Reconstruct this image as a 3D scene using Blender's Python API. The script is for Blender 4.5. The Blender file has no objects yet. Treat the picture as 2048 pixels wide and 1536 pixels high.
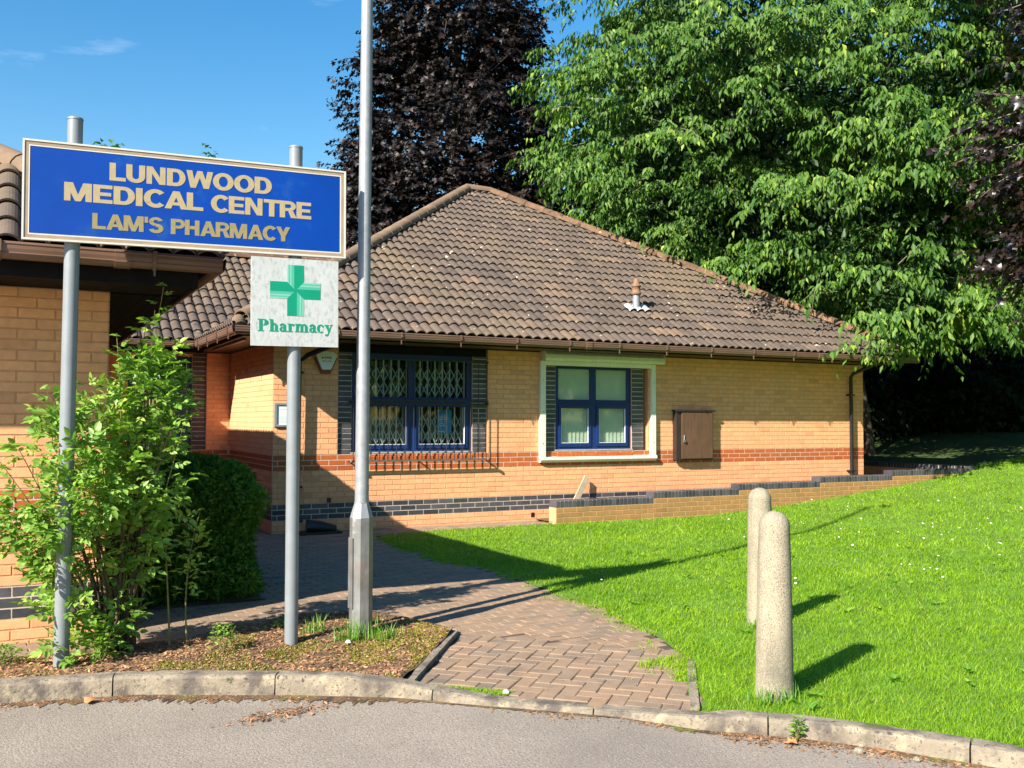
import bpy, bmesh, math, random
import numpy as np
from mathutils import Vector, Matrix
R = math.radians
random.seed(7)
rng = np.random.default_rng(11)
sc = bpy.context.scene
COL = sc.collection
# ------------------------------------------------------------------ camera
EYE = 1.56
YAW, PITCH, ROLL = R(62.4), math.atan(73 / 1920.0), 0.0033
cam_d = bpy.data.cameras.new("camera")
cam = bpy.data.objects.new("camera", cam_d)
COL.objects.link(cam)
v0 = Vector((math.cos(YAW), math.sin(YAW), 0))
r0 = Vector((math.sin(YAW), -math.cos(YAW), 0))
z0 = Vector((0, 0, 1))
fw = v0 * math.cos(PITCH) + z0 * math.sin(PITCH)
up = -v0 * math.sin(PITCH) + z0 * math.cos(PITCH)
rt = r0 * math.cos(ROLL) + up * math.sin(ROLL)
u2 = up * math.cos(ROLL) - r0 * math.sin(ROLL)
m = Matrix((rt, u2, -fw)).transposed().to_4x4()
m.translation = Vector((0, 0, EYE))
cam.matrix_world = m
cam_d.sensor_width = 36
cam_d.lens = 36 * 1920 / 2048.0
cam_d.clip_start = 0.05
cam_d.clip_end = 2000
sc.camera = cam
# ------------------------------------------------------------------ light
SUN_EL = R(33)
SH = Vector((0.911, 0.413, 0)).normalized()          # shadows run this way along the ground
ld = bpy.data.lights.new("sun", 'SUN')
ld.energy = 5.0
ld.angle = R(0.53)
ld.color = (1.0, 0.93, 0.80)
sun = bpy.data.objects.new("sun", ld)
COL.objects.link(sun)
trav = Vector((SH.x * math.cos(SUN_EL), SH.y * math.cos(SUN_EL), -math.sin(SUN_EL)))
sun.rotation_euler = trav.to_track_quat('-Z', 'Y').to_euler()
sun.location = (-20, -10, 20)
w = bpy.data.worlds.new("World")
sc.world = w
w.use_nodes = True
nt = w.node_tree
nt.nodes.clear()
sky = nt.nodes.new('ShaderNodeTexSky')
sky.sky_type = 'NISHITA'
sky.sun_disc = False
sky.sun_elevation = SUN_EL
sky.sun_rotation = math.atan2(-SH.x, -SH.y)
sky.altitude = 0
sky.air_density = 1.25
sky.dust_density = 0.3
sky.ozone_density = 1.6
tc = nt.nodes.new('ShaderNodeTexCoord')
mp = nt.nodes.new('ShaderNodeMapping')
mp.inputs['Scale'].default_value = (2.2, 2.2, 9.0)
mp.inputs['Rotation'].default_value = (0, 0, R(-13))
nz = nt.nodes.new('ShaderNodeTexNoise')
nz.inputs['Scale'].default_value = 2.1
nz.inputs['Detail'].default_value = 7
nz.inputs['Roughness'].default_value = 0.55
cr = nt.nodes.new('ShaderNodeValToRGB')
cr.color_ramp.elements[0].position = 0.63
cr.color_ramp.elements[1].position = 0.82
mx = nt.nodes.new('ShaderNodeMixRGB')
mx.inputs['Color2'].default_value = (7.5, 8.2, 9.2, 1)
mm = nt.nodes.new('ShaderNodeMath')
mm.operation = 'MULTIPLY'
mm.inputs[1].default_value = 0.35
bg = nt.nodes.new('ShaderNodeBackground')
bg.inputs['Strength'].default_value = 0.08
ow = nt.nodes.new('ShaderNodeOutputWorld')
L = nt.links.new
L(tc.outputs['Generated'], mp.inputs['Vector'])
L(mp.outputs[0], nz.inputs['Vector'])
L(nz.outputs['Fac'], cr.inputs['Fac'])
L(cr.outputs['Color'], mm.inputs[0])
L(mm.outputs[0], mx.inputs['Fac'])
hs = nt.nodes.new('ShaderNodeHueSaturation')
hs.inputs['Saturation'].default_value = 1.48
L(sky.outputs[0], hs.inputs['Color'])
L(hs.outputs[0], mx.inputs['Color1'])
L(mx.outputs[0], bg.inputs['Color'])
L(bg.outputs[0], ow.inputs['Surface'])
sc.view_settings.view_transform = 'Standard'
sc.view_settings.look = 'None'
sc.view_settings.gamma = 1
sc.view_settings.use_curve_mapping = False
sc.view_settings.exposure = 1.3
sc.cycles.max_bounces = 8
sc.cycles.transparent_max_bounces = 12

# ------------------------------------------------------------------ materials
def nodes_of(name):
    mt = bpy.data.materials.new(name)
    mt.use_nodes = True
    return mt, mt.node_tree, mt.node_tree.nodes['Principled BSDF']

def noise_node(t, scale, detail=4, rough=0.55, vec=None):
    n = t.nodes.new('ShaderNodeTexNoise')
    n.inputs['Scale'].default_value = scale
    n.inputs['Detail'].default_value = detail
    n.inputs['Roughness'].default_value = rough
    if vec is not None:
        t.links.new(vec, n.inputs['Vector'])
    return n

def ramp(t, fac, stops):
    n = t.nodes.new('ShaderNodeValToRGB')
    e = n.color_ramp.elements
    while len(e) > 1:
        e.remove(e[-1])
    for i, (p, c) in enumerate(stops):
        x = e[0] if i == 0 else e.new(p)
        x.position = p
        x.color = (*c, 1) if len(c) == 3 else c
    t.links.new(fac, n.inputs['Fac'])
    return n

def mix(t, a, b, fac, mode='MIX'):
    n = t.nodes.new('ShaderNodeMixRGB')
    n.blend_type = mode
    for key, v in (('Color1', a), ('Color2', b), ('Fac', fac)):
        if hasattr(v, 'is_output') or hasattr(v, 'links'):
            t.links.new(v, n.inputs[key])
        elif key == 'Fac':
            n.inputs[key].default_value = v
        else:
            n.inputs[key].default_value = (*v, 1)
    return n.outputs[0]

def rand_island(t):
    g = t.nodes.new('ShaderNodeNewGeometry')
    o = t.nodes.new('ShaderNodeObjectInfo')
    a = t.nodes.new('ShaderNodeMath')
    a.operation = 'ADD'
    t.links.new(g.outputs['Random Per Island'], a.inputs[0])
    t.links.new(o.outputs['Random'], a.inputs[1])
    f = t.nodes.new('ShaderNodeMath')
    f.operation = 'FRACT'
    t.links.new(a.outputs[0], f.inputs[0])
    return f.outputs[0], g.outputs['Position']

def sc3(c, k):
    return tuple(min(1, x * k) for x in c)

def mat(name, col, rough=0.8, var=0.15, scale=8, bump=0.0, bscale=60, island=0.0, spots=None, metal=0.0, spec=None, stops=None, detail=5, stain=None, streak=None):
    """colour varied by noise in world space; island = variation piece by piece; spots = (colour, scale, threshold)"""
    mt, t, b = nodes_of(name)
    ri, pos = rand_island(t)
    n1 = noise_node(t, scale, detail, 0.6, pos)
    base = ramp(t, n1.outputs['Fac'], [(0.3, sc3(col, 1 - var)), (0.7, sc3(col, 1 + var))]).outputs[0]
    if stops:
        isl = ramp(t, ri, stops)
        isl.color_ramp.interpolation = 'LINEAR'
        base = mix(t, base, isl.outputs[0], 1.0, 'MULTIPLY')
    elif island:
        isl = ramp(t, ri, [(0, (1 - island,) * 3), (1, (1 + island,) * 3)])
        base = mix(t, base, isl.outputs[0], 1.0, 'MULTIPLY')
    for sp in (spots or []):
        n2 = noise_node(t, sp[1], 6, 0.6, pos)
        k = ramp(t, n2.outputs['Fac'], [(sp[2], (0, 0, 0)), (min(1, sp[2] + sp[3]), (1, 1, 1))])
        base = mix(t, base, sp[0], k.outputs[0])
    t.links.new(base, b.inputs['Base Color'])
    b.inputs['Roughness'].default_value = rough
    b.inputs['Metallic'].default_value = metal
    if spec is not None:
        b.inputs['Specular IOR Level'].default_value = spec
    if bump:
        n3 = noise_node(t, bscale, 6, 0.65, pos)
        bp = t.nodes.new('ShaderNodeBump')
        bp.inputs['Strength'].default_value = 1.0
        bp.inputs['Distance'].default_value = bump
        t.links.new(n3.outputs['Fac'], bp.inputs['Height'])
        t.links.new(bp.outputs[0], b.inputs['Normal'])
    return mt

def leaf_mat(name, dark, light, trans=0.35, rough=0.45, pale=None, spec=0.4, clump=0.6):
    mt, t, b = nodes_of(name)
    ri, pos = rand_island(t)
    n1 = noise_node(t, clump, 3, 0.5, pos)
    c1 = ramp(t, ri, [(0, dark), (0.55, tuple((a + c) / 2 for a, c in zip(dark, light))), (0.93, light), (1, pale or light)])
    c2 = ramp(t, n1.outputs['Fac'], [(0.3, (0.74, 0.82, 0.8)), (0.7, (1.22, 1.12, 1.0))])
    base = mix(t, c1.outputs[0], c2.outputs[0], 1.0, 'MULTIPLY')
    t.links.new(base, b.inputs['Base Color'])
    b.inputs['Roughness'].default_value = rough
    b.inputs['Specular IOR Level'].default_value = spec
    if trans:
        tr = t.nodes.new('ShaderNodeBsdfTranslucent')
        t2 = mix(t, base, (1.0, 1.25, 0.45), 1.0, 'MULTIPLY')
        t.links.new(t2, tr.inputs['Color'])
        ms = t.nodes.new('ShaderNodeMixShader')
        ms.inputs[0].default_value = trans
        t.links.new(b.outputs[0], ms.inputs[1])
        t.links.new(tr.outputs[0], ms.inputs[2])
        t.links.new(ms.outputs[0], t.nodes['Material Output'].inputs['Surface'])
    return mt

def glass_mat():
    mt = bpy.data.materials.new("window_glass")
    mt.use_nodes = True
    t = mt.node_tree
    t.nodes.clear()
    o = t.nodes.new('ShaderNodeOutputMaterial')
    tr = t.nodes.new('ShaderNodeBsdfTransparent')
    tr.inputs[0].default_value = (0.86, 0.92, 0.88, 1)
    gl = t.nodes.new('ShaderNodeBsdfGlossy')
    gl.inputs['Roughness'].default_value = 0.03
    lw = t.nodes.new('ShaderNodeLayerWeight')
    lw.inputs['Blend'].default_value = 0.5
    pw = t.nodes.new('ShaderNodeMath'); pw.operation = 'POWER'; pw.inputs[1].default_value = 4.0
    fr = t.nodes.new('ShaderNodeMath'); fr.operation = 'ADD'; fr.inputs[1].default_value = 0.06; fr.use_clamp = True
    t.links.new(lw.outputs['Facing'], pw.inputs[0]); t.links.new(pw.outputs[0], fr.inputs[0])
    ms = t.nodes.new('ShaderNodeMixShader')
    t.links.new(fr.outputs[0], ms.inputs[0])
    t.links.new(tr.outputs[0], ms.inputs[1])
    t.links.new(gl.outputs[0], ms.inputs[2])
    t.links.new(ms.outputs[0], o.inputs['Surface'])
    return mt

BR_STOPS = [(0, (0.84, 0.82, 0.80)), (0.12, (0.95, 0.94, 0.93)), (0.5, (1, 1, 1)), (0.85, (1.04, 1.03, 1.0)), (1, (1.10, 1.07, 1.02))]
M = {}
M['brick'] = mat("buff_brick", (0.75, 0.365, 0.185), 0.9, 0.10, 14, 0.0025, 90, stops=BR_STOPS, spots=[((0.36, 0.20, 0.09), 3.0, 0.66, 0.25)])
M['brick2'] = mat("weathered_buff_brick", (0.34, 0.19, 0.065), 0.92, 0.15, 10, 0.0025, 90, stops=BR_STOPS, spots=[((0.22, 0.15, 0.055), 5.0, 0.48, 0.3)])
M['red'] = mat("red_brick", (0.42, 0.10, 0.022), 0.85, 0.12, 14, 0.0015, 90, stops=BR_STOPS)
M['blue'] = mat("blue_engineering_brick", (0.060, 0.060, 0.072), 0.5, 0.2, 14, 0.001, 90, stops=[(0, (0.6, 0.6, 0.65)), (0.5, (1, 1, 1)), (1, (1.5, 1.35, 1.3))])
M['mortar'] = mat("sandy_mortar", (0.56, 0.285, 0.145), 0.95, 0.15, 20, 0.002, 150)
M['mortar2'] = mat("pale_mortar", (0.52, 0.44, 0.36), 0.95, 0.15, 20, 0.002, 150)
M['tile'] = mat("concrete_roof_tile", (0.100, 0.073, 0.057), 0.92, 0.22, 5, 0.002, 120,
                stops=[(0, (0.72, 0.72, 0.74)), (0.3, (0.92, 0.92, 0.92)), (0.6, (1, 1, 1)), (0.88, (1.12, 1.10, 1.05)), (1, (1.45, 1.32, 1.12))],
                spots=[((0.145, 0.102, 0.060), 0.4, 0.50, 0.25), ((0.42, 0.36, 0.25), 7.0, 0.655, 0.04), ((0.035, 0.028, 0.022), 6.0, 0.63, 0.06)])
M['ridge'] = mat("ridge_tile_concrete", (0.19, 0.125, 0.08), 0.92, 0.2, 6, 0.003, 80, island=0.12, spots=[((0.55, 0.42, 0.28), 7.0, 0.66, 0.05)])
M['ridge2'] = mat("lichened_ridge_tile", (0.150, 0.084, 0.048), 0.92, 0.3, 8, 0.006, 40, island=0.18, spots=[((0.42, 0.29, 0.17), 11.0, 0.60, 0.08), ((0.05, 0.035, 0.02), 5.0, 0.56, 0.1)])
M['felt'] = mat("roof_underlay", (0.03, 0.027, 0.025), 0.95)
M['gutter'] = mat("brown_plastic_gutter", (0.150, 0.085, 0.058), 0.42, 0.12, 3, island=0.05)
M['timber'] = mat("dark_stained_timber", (0.010, 0.009, 0.011), 0.7, 0.3, 6, spec=0.1)
M['soffit'] = mat("stained_soffit_board", (0.085, 0.045, 0.025), 0.6, 0.25, 6)
M['navy'] = mat("navy_gloss_paint", (0.010, 0.030, 0.135), 0.3, 0.1, 5)
M['white'] = mat("cream_powder_coat", (0.72, 0.72, 0.60), 0.45, 0.05, 4)
M['white2'] = mat("white_plastic", (0.72, 0.74, 0.74), 0.4, 0.04, 6)
M['blind'] = mat("vertical_blind_fabric", (0.80, 0.77, 0.68), 0.85, 0.06, 6)
M['lattice'] = mat("pale_folding_lattice", (0.66, 0.66, 0.68), 0.5, 0.1, 5)
M['black'] = mat("black_painted_steel", (0.018, 0.018, 0.02), 0.45, 0.2, 8, spots=[((0.16, 0.09, 0.05), 9, 0.66, 0.08)])
M['rustrail'] = mat("weathered_grille_rail", (0.13, 0.10, 0.085), 0.6, 0.3, 12)
M['blackpipe'] = mat("black_plastic_pipe", (0.012, 0.012, 0.014), 0.4, 0.2, 5)
M['cabinet'] = mat("brown_cabinet_plastic", (0.115, 0.060, 0.036), 0.5, 0.15, 5)
M['cabdark'] = mat("dark_cabinet_frame", (0.028, 0.018, 0.015), 0.55, 0.15, 5)
M['alarmred'] = mat("alarm_box_base", (0.19, 0.035, 0.014), 0.5)
M['poster'] = mat("blue_poster", (0.015, 0.26, 0.70), 0.5, 0.05)
M['ink'] = mat("grey_print", (0.10, 0.11, 0.13), 0.6)
M['inkpale'] = mat("pale_print", (0.55, 0.72, 0.78), 0.6)
M['steel'] = mat("galvanised_steel", (0.27, 0.285, 0.31), 0.48, 0.14, 18, 0.0006, 40, metal=0.25, spots=[((0.24, 0.20, 0.17), 4, 0.62, 0.2)])
M['steelrust'] = mat("stained_post_base", (0.20, 0.20, 0.20), 0.45, 0.25, 7, 0.0008, 30, metal=0.35, spots=[((0.17, 0.125, 0.095), 3.2, 0.54, 0.25), ((0.5, 0.52, 0.54), 6, 0.64, 0.1)])
M['pole'] = mat("grey_painted_pole", (0.19, 0.21, 0.23), 0.45, 0.08, 9, spots=[((0.20, 0.17, 0.13), 14, 0.70, 0.06)])
M['signblue'] = mat("royal_blue_sign_face", (0.000, 0.045, 0.31), 0.35, 0.12, 2.0, spots=[((0.02, 0.09, 0.30), 4, 0.58, 0.2)])
M['signwhite'] = mat("sign_border_white", (0.60, 0.57, 0.52), 0.5, 0.04, 8)
M['signtan'] = mat("sign_border_tan", (0.34, 0.25, 0.165), 0.55, 0.15, 9)
M['gold'] = mat("tan_lettering", (0.40, 0.32, 0.185), 0.5, 0.08, 30)
M['gold2'] = mat("faded_tan_lettering", (0.28, 0.23, 0.105), 0.5, 0.12, 30)
M['panelwhite'] = mat("grimy_white_panel", (0.47, 0.49, 0.49), 0.55, 0.08, 12)
M['green'] = mat("pharmacy_green", (0.000, 0.25, 0.145), 0.45, 0.03, 8)
M['green2'] = mat("pharmacy_green_mid", (0.07, 0.38, 0.27), 0.45, 0.03, 8)
M['green3'] = mat("pharmacy_green_pale", (0.20, 0.46, 0.37), 0.45, 0.03, 8)
M['bollard'] = mat("exposed_aggregate_concrete", (0.285, 0.245, 0.178), 0.95, 0.18, 5, 0.004, 70, spots=[((0.14, 0.115, 0.08), 150, 0.53, 0.07), ((0.46, 0.40, 0.29), 170, 0.57, 0.05), ((0.15, 0.14, 0.11), 2.6, 0.56, 0.35)])
M['kerb'] = mat("kerb_concrete", (0.235, 0.195, 0.145), 0.95, 0.30, 3.2, 0.008, 45, island=0.06, spots=[((0.10, 0.082, 0.07), 3.6, 0.47, 0.12), ((0.33, 0.275, 0.19), 8, 0.54, 0.12), ((0.12, 0.10, 0.08), 55, 0.58, 0.05), ((0.06, 0.05, 0.04), 26, 0.62, 0.06), ((0.09, 0.10, 0.03), 3, 0.63, 0.08)])
M['road'] = mat("worn_asphalt", (0.28, 0.235, 0.192), 0.95, 0.20, 0.9, 0.008, 70, spots=[((0.155, 0.13, 0.115), 110, 0.50, 0.12), ((0.42, 0.38, 0.33), 120, 0.60, 0.06), ((0.15, 0.115, 0.10), 0.8, 0.58, 0.2), ((0.50, 0.47, 0.43), 3.5, 0.735, 0.03)], detail=3)
M['sand'] = mat("joint_sand", (0.075, 0.052, 0.035), 0.98, 0.3, 12, spots=[((0.06, 0.075, 0.02), 4, 0.62, 0.12)])
M['paver'] = mat("block_paving", (0.255, 0.176, 0.118), 0.92, 0.18, 7, 0.003, 110,
                 stops=[(0, (0.72, 0.80, 0.88)), (0.08, (0.84, 0.89, 0.94)), (0.16, (0.95, 0.95, 0.95)), (0.7, (1.03, 1, 0.98)), (1, (1.15, 1.06, 0.98))],
                 spots=[((0.13, 0.10, 0.075), 2.3, 0.56, 0.2), ((0.36, 0.28, 0.2), 50, 0.64, 0.08)])
M['soil'] = mat("mulched_soil", (0.135, 0.075, 0.036), 0.98, 0.4, 9, 0.014, 40, spots=[((0.045, 0.026, 0.015), 7, 0.52, 0.15), ((0.115, 0.13, 0.015), 2.4, 0.54, 0.1)])
M['chip'] = mat("bark_chips", (0.30, 0.165, 0.082), 0.95, 0.3, 12, stops=[(0, (0.35, 0.3, 0.3)), (0.5, (0.9, 0.85, 0.8)), (0.9, (1.2, 1.15, 1.1)), (1, (2.0, 2.0, 2.1))])
M['litter'] = mat("dead_leaf_litter", (0.26, 0.14, 0.065), 0.95, 0.3, 12, stops=[(0, (0.3, 0.3, 0.35)), (0.5, (0.8, 0.8, 0.8)), (0.92, (1.3, 1.1, 0.95)), (1, (2.0, 1.9, 1.9))])
M['debris'] = mat('roof_litter', (0.05, 0.035, 0.022), 0.95, 0.4, 12, stops=[(0, (0.5, 0.5, 0.5)), (0.75, (1, 1, 1)), (0.9, (3, 2.6, 2.2)), (1, (7, 6, 5))])
M['orangeleaf'] = mat("orange_dead_leaf", (0.55, 0.22, 0.09), 0.9, 0.25, 40)
M['wood'] = mat("weathered_plank", (0.45, 0.35, 0.24), 0.9, 0.2, 9)
M['bark'] = mat("tree_bark", (0.075, 0.06, 0.045), 0.95, 0.35, 9, 0.01, 30)
M['twig'] = mat("pale_twig", (0.20, 0.17, 0.13), 0.9, 0.2, 9)
M['cane'] = mat("rose_cane", (0.19, 0.17, 0.06), 0.7, 0.35, 9)
M['cane2'] = mat("old_woody_cane", (0.09, 0.055, 0.038), 0.85, 0.35, 9)
M['lawnbase'] = mat("lawn_thatch", (0.10, 0.20, 0.012), 0.98, 0.3, 2.5, 0.01, 60, spots=[((0.12, 0.10, 0.03), 6, 0.63, 0.12)])
M['floor'] = mat('shade_darkened_ground', (0.034, 0.070, 0.006), 0.98, 0.4, 3.0, 0.02, 30, spots=[((0.03, 0.02, 0.012), 2, 0.55, 0.2)])  # grass under the trees, canopy shade put into its dark colour
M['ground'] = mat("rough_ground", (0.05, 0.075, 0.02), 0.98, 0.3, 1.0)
M['grass'] = leaf_mat("grass_blades", (0.155, 0.31, 0.006), (0.29, 0.48, 0.012), 0.45, 0.5, (0.50, 0.52, 0.14), 0.3, 0.9)
M['tuft'] = leaf_mat("tall_grass", (0.10, 0.26, 0.03), (0.26, 0.46, 0.07), 0.4)
M['moss'] = leaf_mat("moss_and_weeds", (0.15, 0.15, 0.014), (0.27, 0.26, 0.02), 0.3)
M['cherry'] = leaf_mat("cherry_leaf", (0.032, 0.095, 0.012), (0.110, 0.212, 0.024), 0.28, 0.55, (0.26, 0.36, 0.05), 0.35)
M['purple'] = leaf_mat("purple_maple_leaf", (0.007, 0.006, 0.0075), (0.022, 0.014, 0.013), 0.10, 0.5, (0.06, 0.028, 0.02), 0.3)
M['copper'] = leaf_mat("copper_leaf", (0.010, 0.007, 0.007), (0.036, 0.020, 0.017), 0.10, 0.36, (0.13, 0.085, 0.07), 0.6)
M['inner'] = leaf_mat('shaded_leaf', (0.012, 0.035, 0.008), (0.03, 0.075, 0.014), 0.15, 0.5, None, 0.3)  # crown-core leaves, coloured darker to stand for shade inside the canopy
M['darkleaf'] = leaf_mat("shade_dark_evergreen_leaf", (0.006, 0.014, 0.004), (0.014, 0.032, 0.007), 0.1, 0.6, None, 0.2)  # deep shade under the trees painted in as a near-black leaf colour
M['reflleaf'] = leaf_mat("distant_leaf", (0.05, 0.12, 0.02), (0.12, 0.24, 0.03), 0.3, 0.6, None, 0.2)
M['rose'] = leaf_mat("rose_leaf", (0.15, 0.29, 0.045), (0.32, 0.50, 0.10), 0.38, 0.42, (0.48, 0.50, 0.10), 0.4, 2.5)
M['hedge'] = leaf_mat("clipped_shrub_leaf", (0.045, 0.13, 0.016), (0.10, 0.24, 0.028), 0.28, 0.5, None, 0.3, 3)
M['petal'] = mat("daisy_petal", (0.8, 0.8, 0.72), 0.8, 0.02)
M['glass'] = glass_mat()
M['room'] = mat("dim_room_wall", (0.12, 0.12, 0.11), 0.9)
M['terra'] = mat("terracotta_cowl", (0.21, 0.115, 0.065), 0.85, 0.2, 20)
M['lead'] = mat("pale_lead_flashing", (0.36, 0.35, 0.34), 0.7, 0.2, 15)
M['lampglass'] = mat("frosted_lens", (0.6, 0.6, 0.58), 0.2, 0.03)

def streaky(mt, amount=0.25, sx=40, sz=3):
    """vertical grime streaks added over the base colour"""
    t = mt.node_tree
    b = t.nodes['Principled BSDF']
    src = b.inputs['Base Color'].links[0].from_socket
    g = t.nodes.new('ShaderNodeNewGeometry')
    mp = t.nodes.new('ShaderNodeMapping')
    mp.inputs['Scale'].default_value = (sx, sx, sz)
    t.links.new(g.outputs['Position'], mp.inputs['Vector'])
    n = noise_node(t, 1.0, 5, 0.6, mp.outputs[0])
    k = ramp(t, n.outputs['Fac'], [(0.5, (1, 1, 1)), (0.72, (1 - amount,) * 3)])
    t.links.new(mix(t, src, k.outputs[0], 1.0, 'MULTIPLY'), b.inputs['Base Color'])
streaky(M['panelwhite'], 0.34, 50, 22)
streaky(M['steelrust'], 0.3, 30, 2)
streaky(M['cabinet'], 0.3, 25, 3)
streaky(M['bollard'], 0.25, 18, 2)
streaky(M['white'], 0.12, 14, 2)

# ------------------------------------------------------------------ object helpers
def worldm(o):
    mw = Matrix.Identity(4)
    ch = []
    while o is not None:
        ch.append(o)
        o = o.parent
    for x in reversed(ch):
        mw = mw @ x.matrix_parent_inverse @ x.matrix_basis
    return mw

def attach(o, p):
    o.parent = p
    o.matrix_parent_inverse = worldm(p).inverted()

def tag(o, label=None, cat=None, group=None, kind=None):
    if label: o['label'] = label
    if cat: o['category'] = cat
    if group: o['group'] = group
    if kind: o['kind'] = kind
    return o

def thing(name, label, cat, loc=(0, 0, 0), group=None):
    o = bpy.data.objects.new(name, None)
    o.empty_display_size = 0.1
    o.location = loc
    COL.objects.link(o)
    return tag(o, label, cat, group)

def link(name, me, parent=None, mw=None, kind=None):
    o = bpy.data.objects.new(name, me)
    COL.objects.link(o)
    if mw is not None:
        o.matrix_basis = mw
    if parent is not None:
        attach(o, parent)
    if kind: o['kind'] = kind
    return o

class MB:
    def __init__(s):
        s.v, s.f, s.s, s.mi = [], [], [], []
    def add(s, vs, fs, smooth=False, mi=0):
        n = len(s.v)
        s.v += [tuple(v) for v in vs]
        for f in fs:
            s.f.append([i + n for i in f]); s.s.append(smooth); s.mi.append(mi)
        return s
    def box(s, a, b, mi=0, M4=None):
        x0, y0, z0_ = a; x1, y1, z1 = b
        vs = [(x0, y0, z0_), (x1, y0, z0_), (x1, y1, z0_), (x0, y1, z0_), (x0, y0, z1), (x1, y0, z1), (x1, y1, z1), (x0, y1, z1)]
        if M4 is not None: vs = [M4 @ Vector(v) for v in vs]
        return s.add(vs, [(3, 2, 1, 0), (4, 5, 6, 7), (0, 1, 5, 4), (1, 2, 6, 5), (2, 3, 7, 6), (3, 0, 4, 7)], False, mi)
    def tube(s, pts, rad, n=8, mi=0, cap=True, flat=False):
        pts = [Vector(p) for p in pts]
        if not hasattr(rad, '__len__'): rad = [rad] * len(pts)
        ring, vs, fs = None, [], []
        d = (pts[1] - pts[0]).normalized()
        a = d.cross(Vector((0, 0, 1)))
        if a.length < 0.05: a = d.cross(Vector((0, 1, 0)))
        a.normalize()
        for i, p in enumerate(pts):
            if 0 < i < len(pts) - 1: d = (pts[i + 1] - pts[i - 1]).normalized()
            elif i == len(pts) - 1: d = (pts[i] - pts[i - 1]).normalized()
            a = (a - d * a.dot(d)).normalized()
            b = d.cross(a)
            for k in range(n):
                t = 2 * math.pi * k / n
                vs.append(p + (a * math.cos(t) + b * math.sin(t)) * rad[i])
        for i in range(len(pts) - 1):
            for k in range(n):
                q = (k + 1) % n
                fs.append((i * n + k, i * n + q, (i + 1) * n + q, (i + 1) * n + k))
        s.add(vs, fs, not flat, mi)
        if cap:
            s.add(vs[:n], [tuple(reversed(range(n)))], False, mi)
            s.add(vs[-n:], [tuple(range(n))], False, mi)
        return s
    def sweep(s, prof, a, b, out, upv=Vector((0, 0, 1)), mi=0, smooth=False, closed=True):
        """prof: (outward, up) points swept from a to b"""
        a, b, out = Vector(a), Vector(b), Vector(out)
        n = len(prof)
        vs = [p + out * o + upv * h for p in (a, b) for o, h in prof]
        rg = range(n if closed else n - 1)
        s.add(vs, [(k, (k + 1) % n, n + (k + 1) % n, n + k) for k in rg], smooth, mi)
        if closed:
            s.add(vs[:n], [tuple(reversed(range(n)))], False, mi)
            s.add(vs[n:], [tuple(range(n))], False, mi)
        return s
    def lathe(s, c, prof, n=20, mi=0, smooth=True):
        c = Vector(c); vs, fs = [], []
        for r, h in prof:
            for k in range(n):
                t = 2 * math.pi * k / n
                vs.append((c.x + r * math.cos(t), c.y + r * math.sin(t), c.z + h))
        for i in range(len(prof) - 1):
            for k in range(n):
                q = (k + 1) % n
                fs.append((i * n + k, i * n + q, (i + 1) * n + q, (i + 1) * n + k))
        s.add(vs, fs, smooth, mi)
        return s
    def prism(s, poly, M4, depth, mi=0):
        """2D polygon (x,y) extruded 0..depth along local z"""
        n = len(poly)
        ar = sum(poly[i][0] * poly[(i + 1) % n][1] - poly[(i + 1) % n][0] * poly[i][1] for i in range(n))
        if ar < 0: poly = list(reversed(poly))
        vs = [M4 @ Vector((x, y, 0)) for x, y in poly] + [M4 @ Vector((x, y, depth)) for x, y in poly]
        fs = [tuple(range(n, 2 * n))] + [(i, (i + 1) % n, n + (i + 1) % n, n + i) for i in range(n)]
        return s.add(vs, fs, False, mi)
    def mesh(s, name, mats):
        me = bpy.data.meshes.new(name)
        me.from_pydata(s.v, [], s.f)
        me.polygons.foreach_set('use_smooth', s.s)
        me.polygons.foreach_set('material_index', s.mi)
        for k in (mats if isinstance(mats, (list, tuple)) else [mats]): me.materials.append(k)
        me.update()
        return me
    def build(s, name, mats, parent=None, kind=None):
        return link(name, s.mesh(name, mats), parent, None, kind)

def np_mesh(name, V, F, mt, parent=None, kind=None, smooth=False):
    me = bpy.data.meshes.new(name)
    V = np.asarray(V, dtype=np.float32); F = np.asarray(F, dtype=np.int32)
    k = F.shape[1]
    me.vertices.add(len(V)); me.vertices.foreach_set('co', V.ravel())
    me.loops.add(F.size); me.loops.foreach_set('vertex_index', F.ravel())
    me.polygons.add(len(F)); me.polygons.foreach_set('loop_start', np.arange(len(F), dtype=np.int32) * k)
    if smooth: me.polygons.foreach_set('use_smooth', np.ones(len(F), dtype=bool))
    me.materials.append(mt)
    me.update(calc_edges=True)
    return link(name, me, parent, None, kind)

def cam_uv(p):
    q = Vector(p) - Vector((0, 0, EYE))
    d = q.dot(fw)
    if d < 0.2: return None
    return 1024 + 1920 * q.dot(rt) / d, 768 - 1920 * q.dot(u2) / d, d

def pieces(parent, name, items, mass_name, limit=300):
    """items: (mesh, matrix). The `limit` that show largest become objects, the rest one joined part."""
    sc_ = []
    for i, (me, mw) in enumerate(items):
        c = cam_uv(mw.translation)
        s = -1
        if c:
            inside = -20 < c[0] < 2068 and -20 < c[1] < 1556
            s = 1.0 / c[2] if inside else -c[2]
        else: s = -1e3
        sc_.append((s, i))
    sc_.sort(key=lambda a: -a[0])
    top = [i for s, i in sc_[:limit] if s > 0]
    ts = set(top)
    for i in top:
        link(name, items[i][0], parent, items[i][1])
    rest = [items[i] for i in range(len(items)) if i not in ts]
    if rest: join_items(parent, mass_name, rest)

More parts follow.
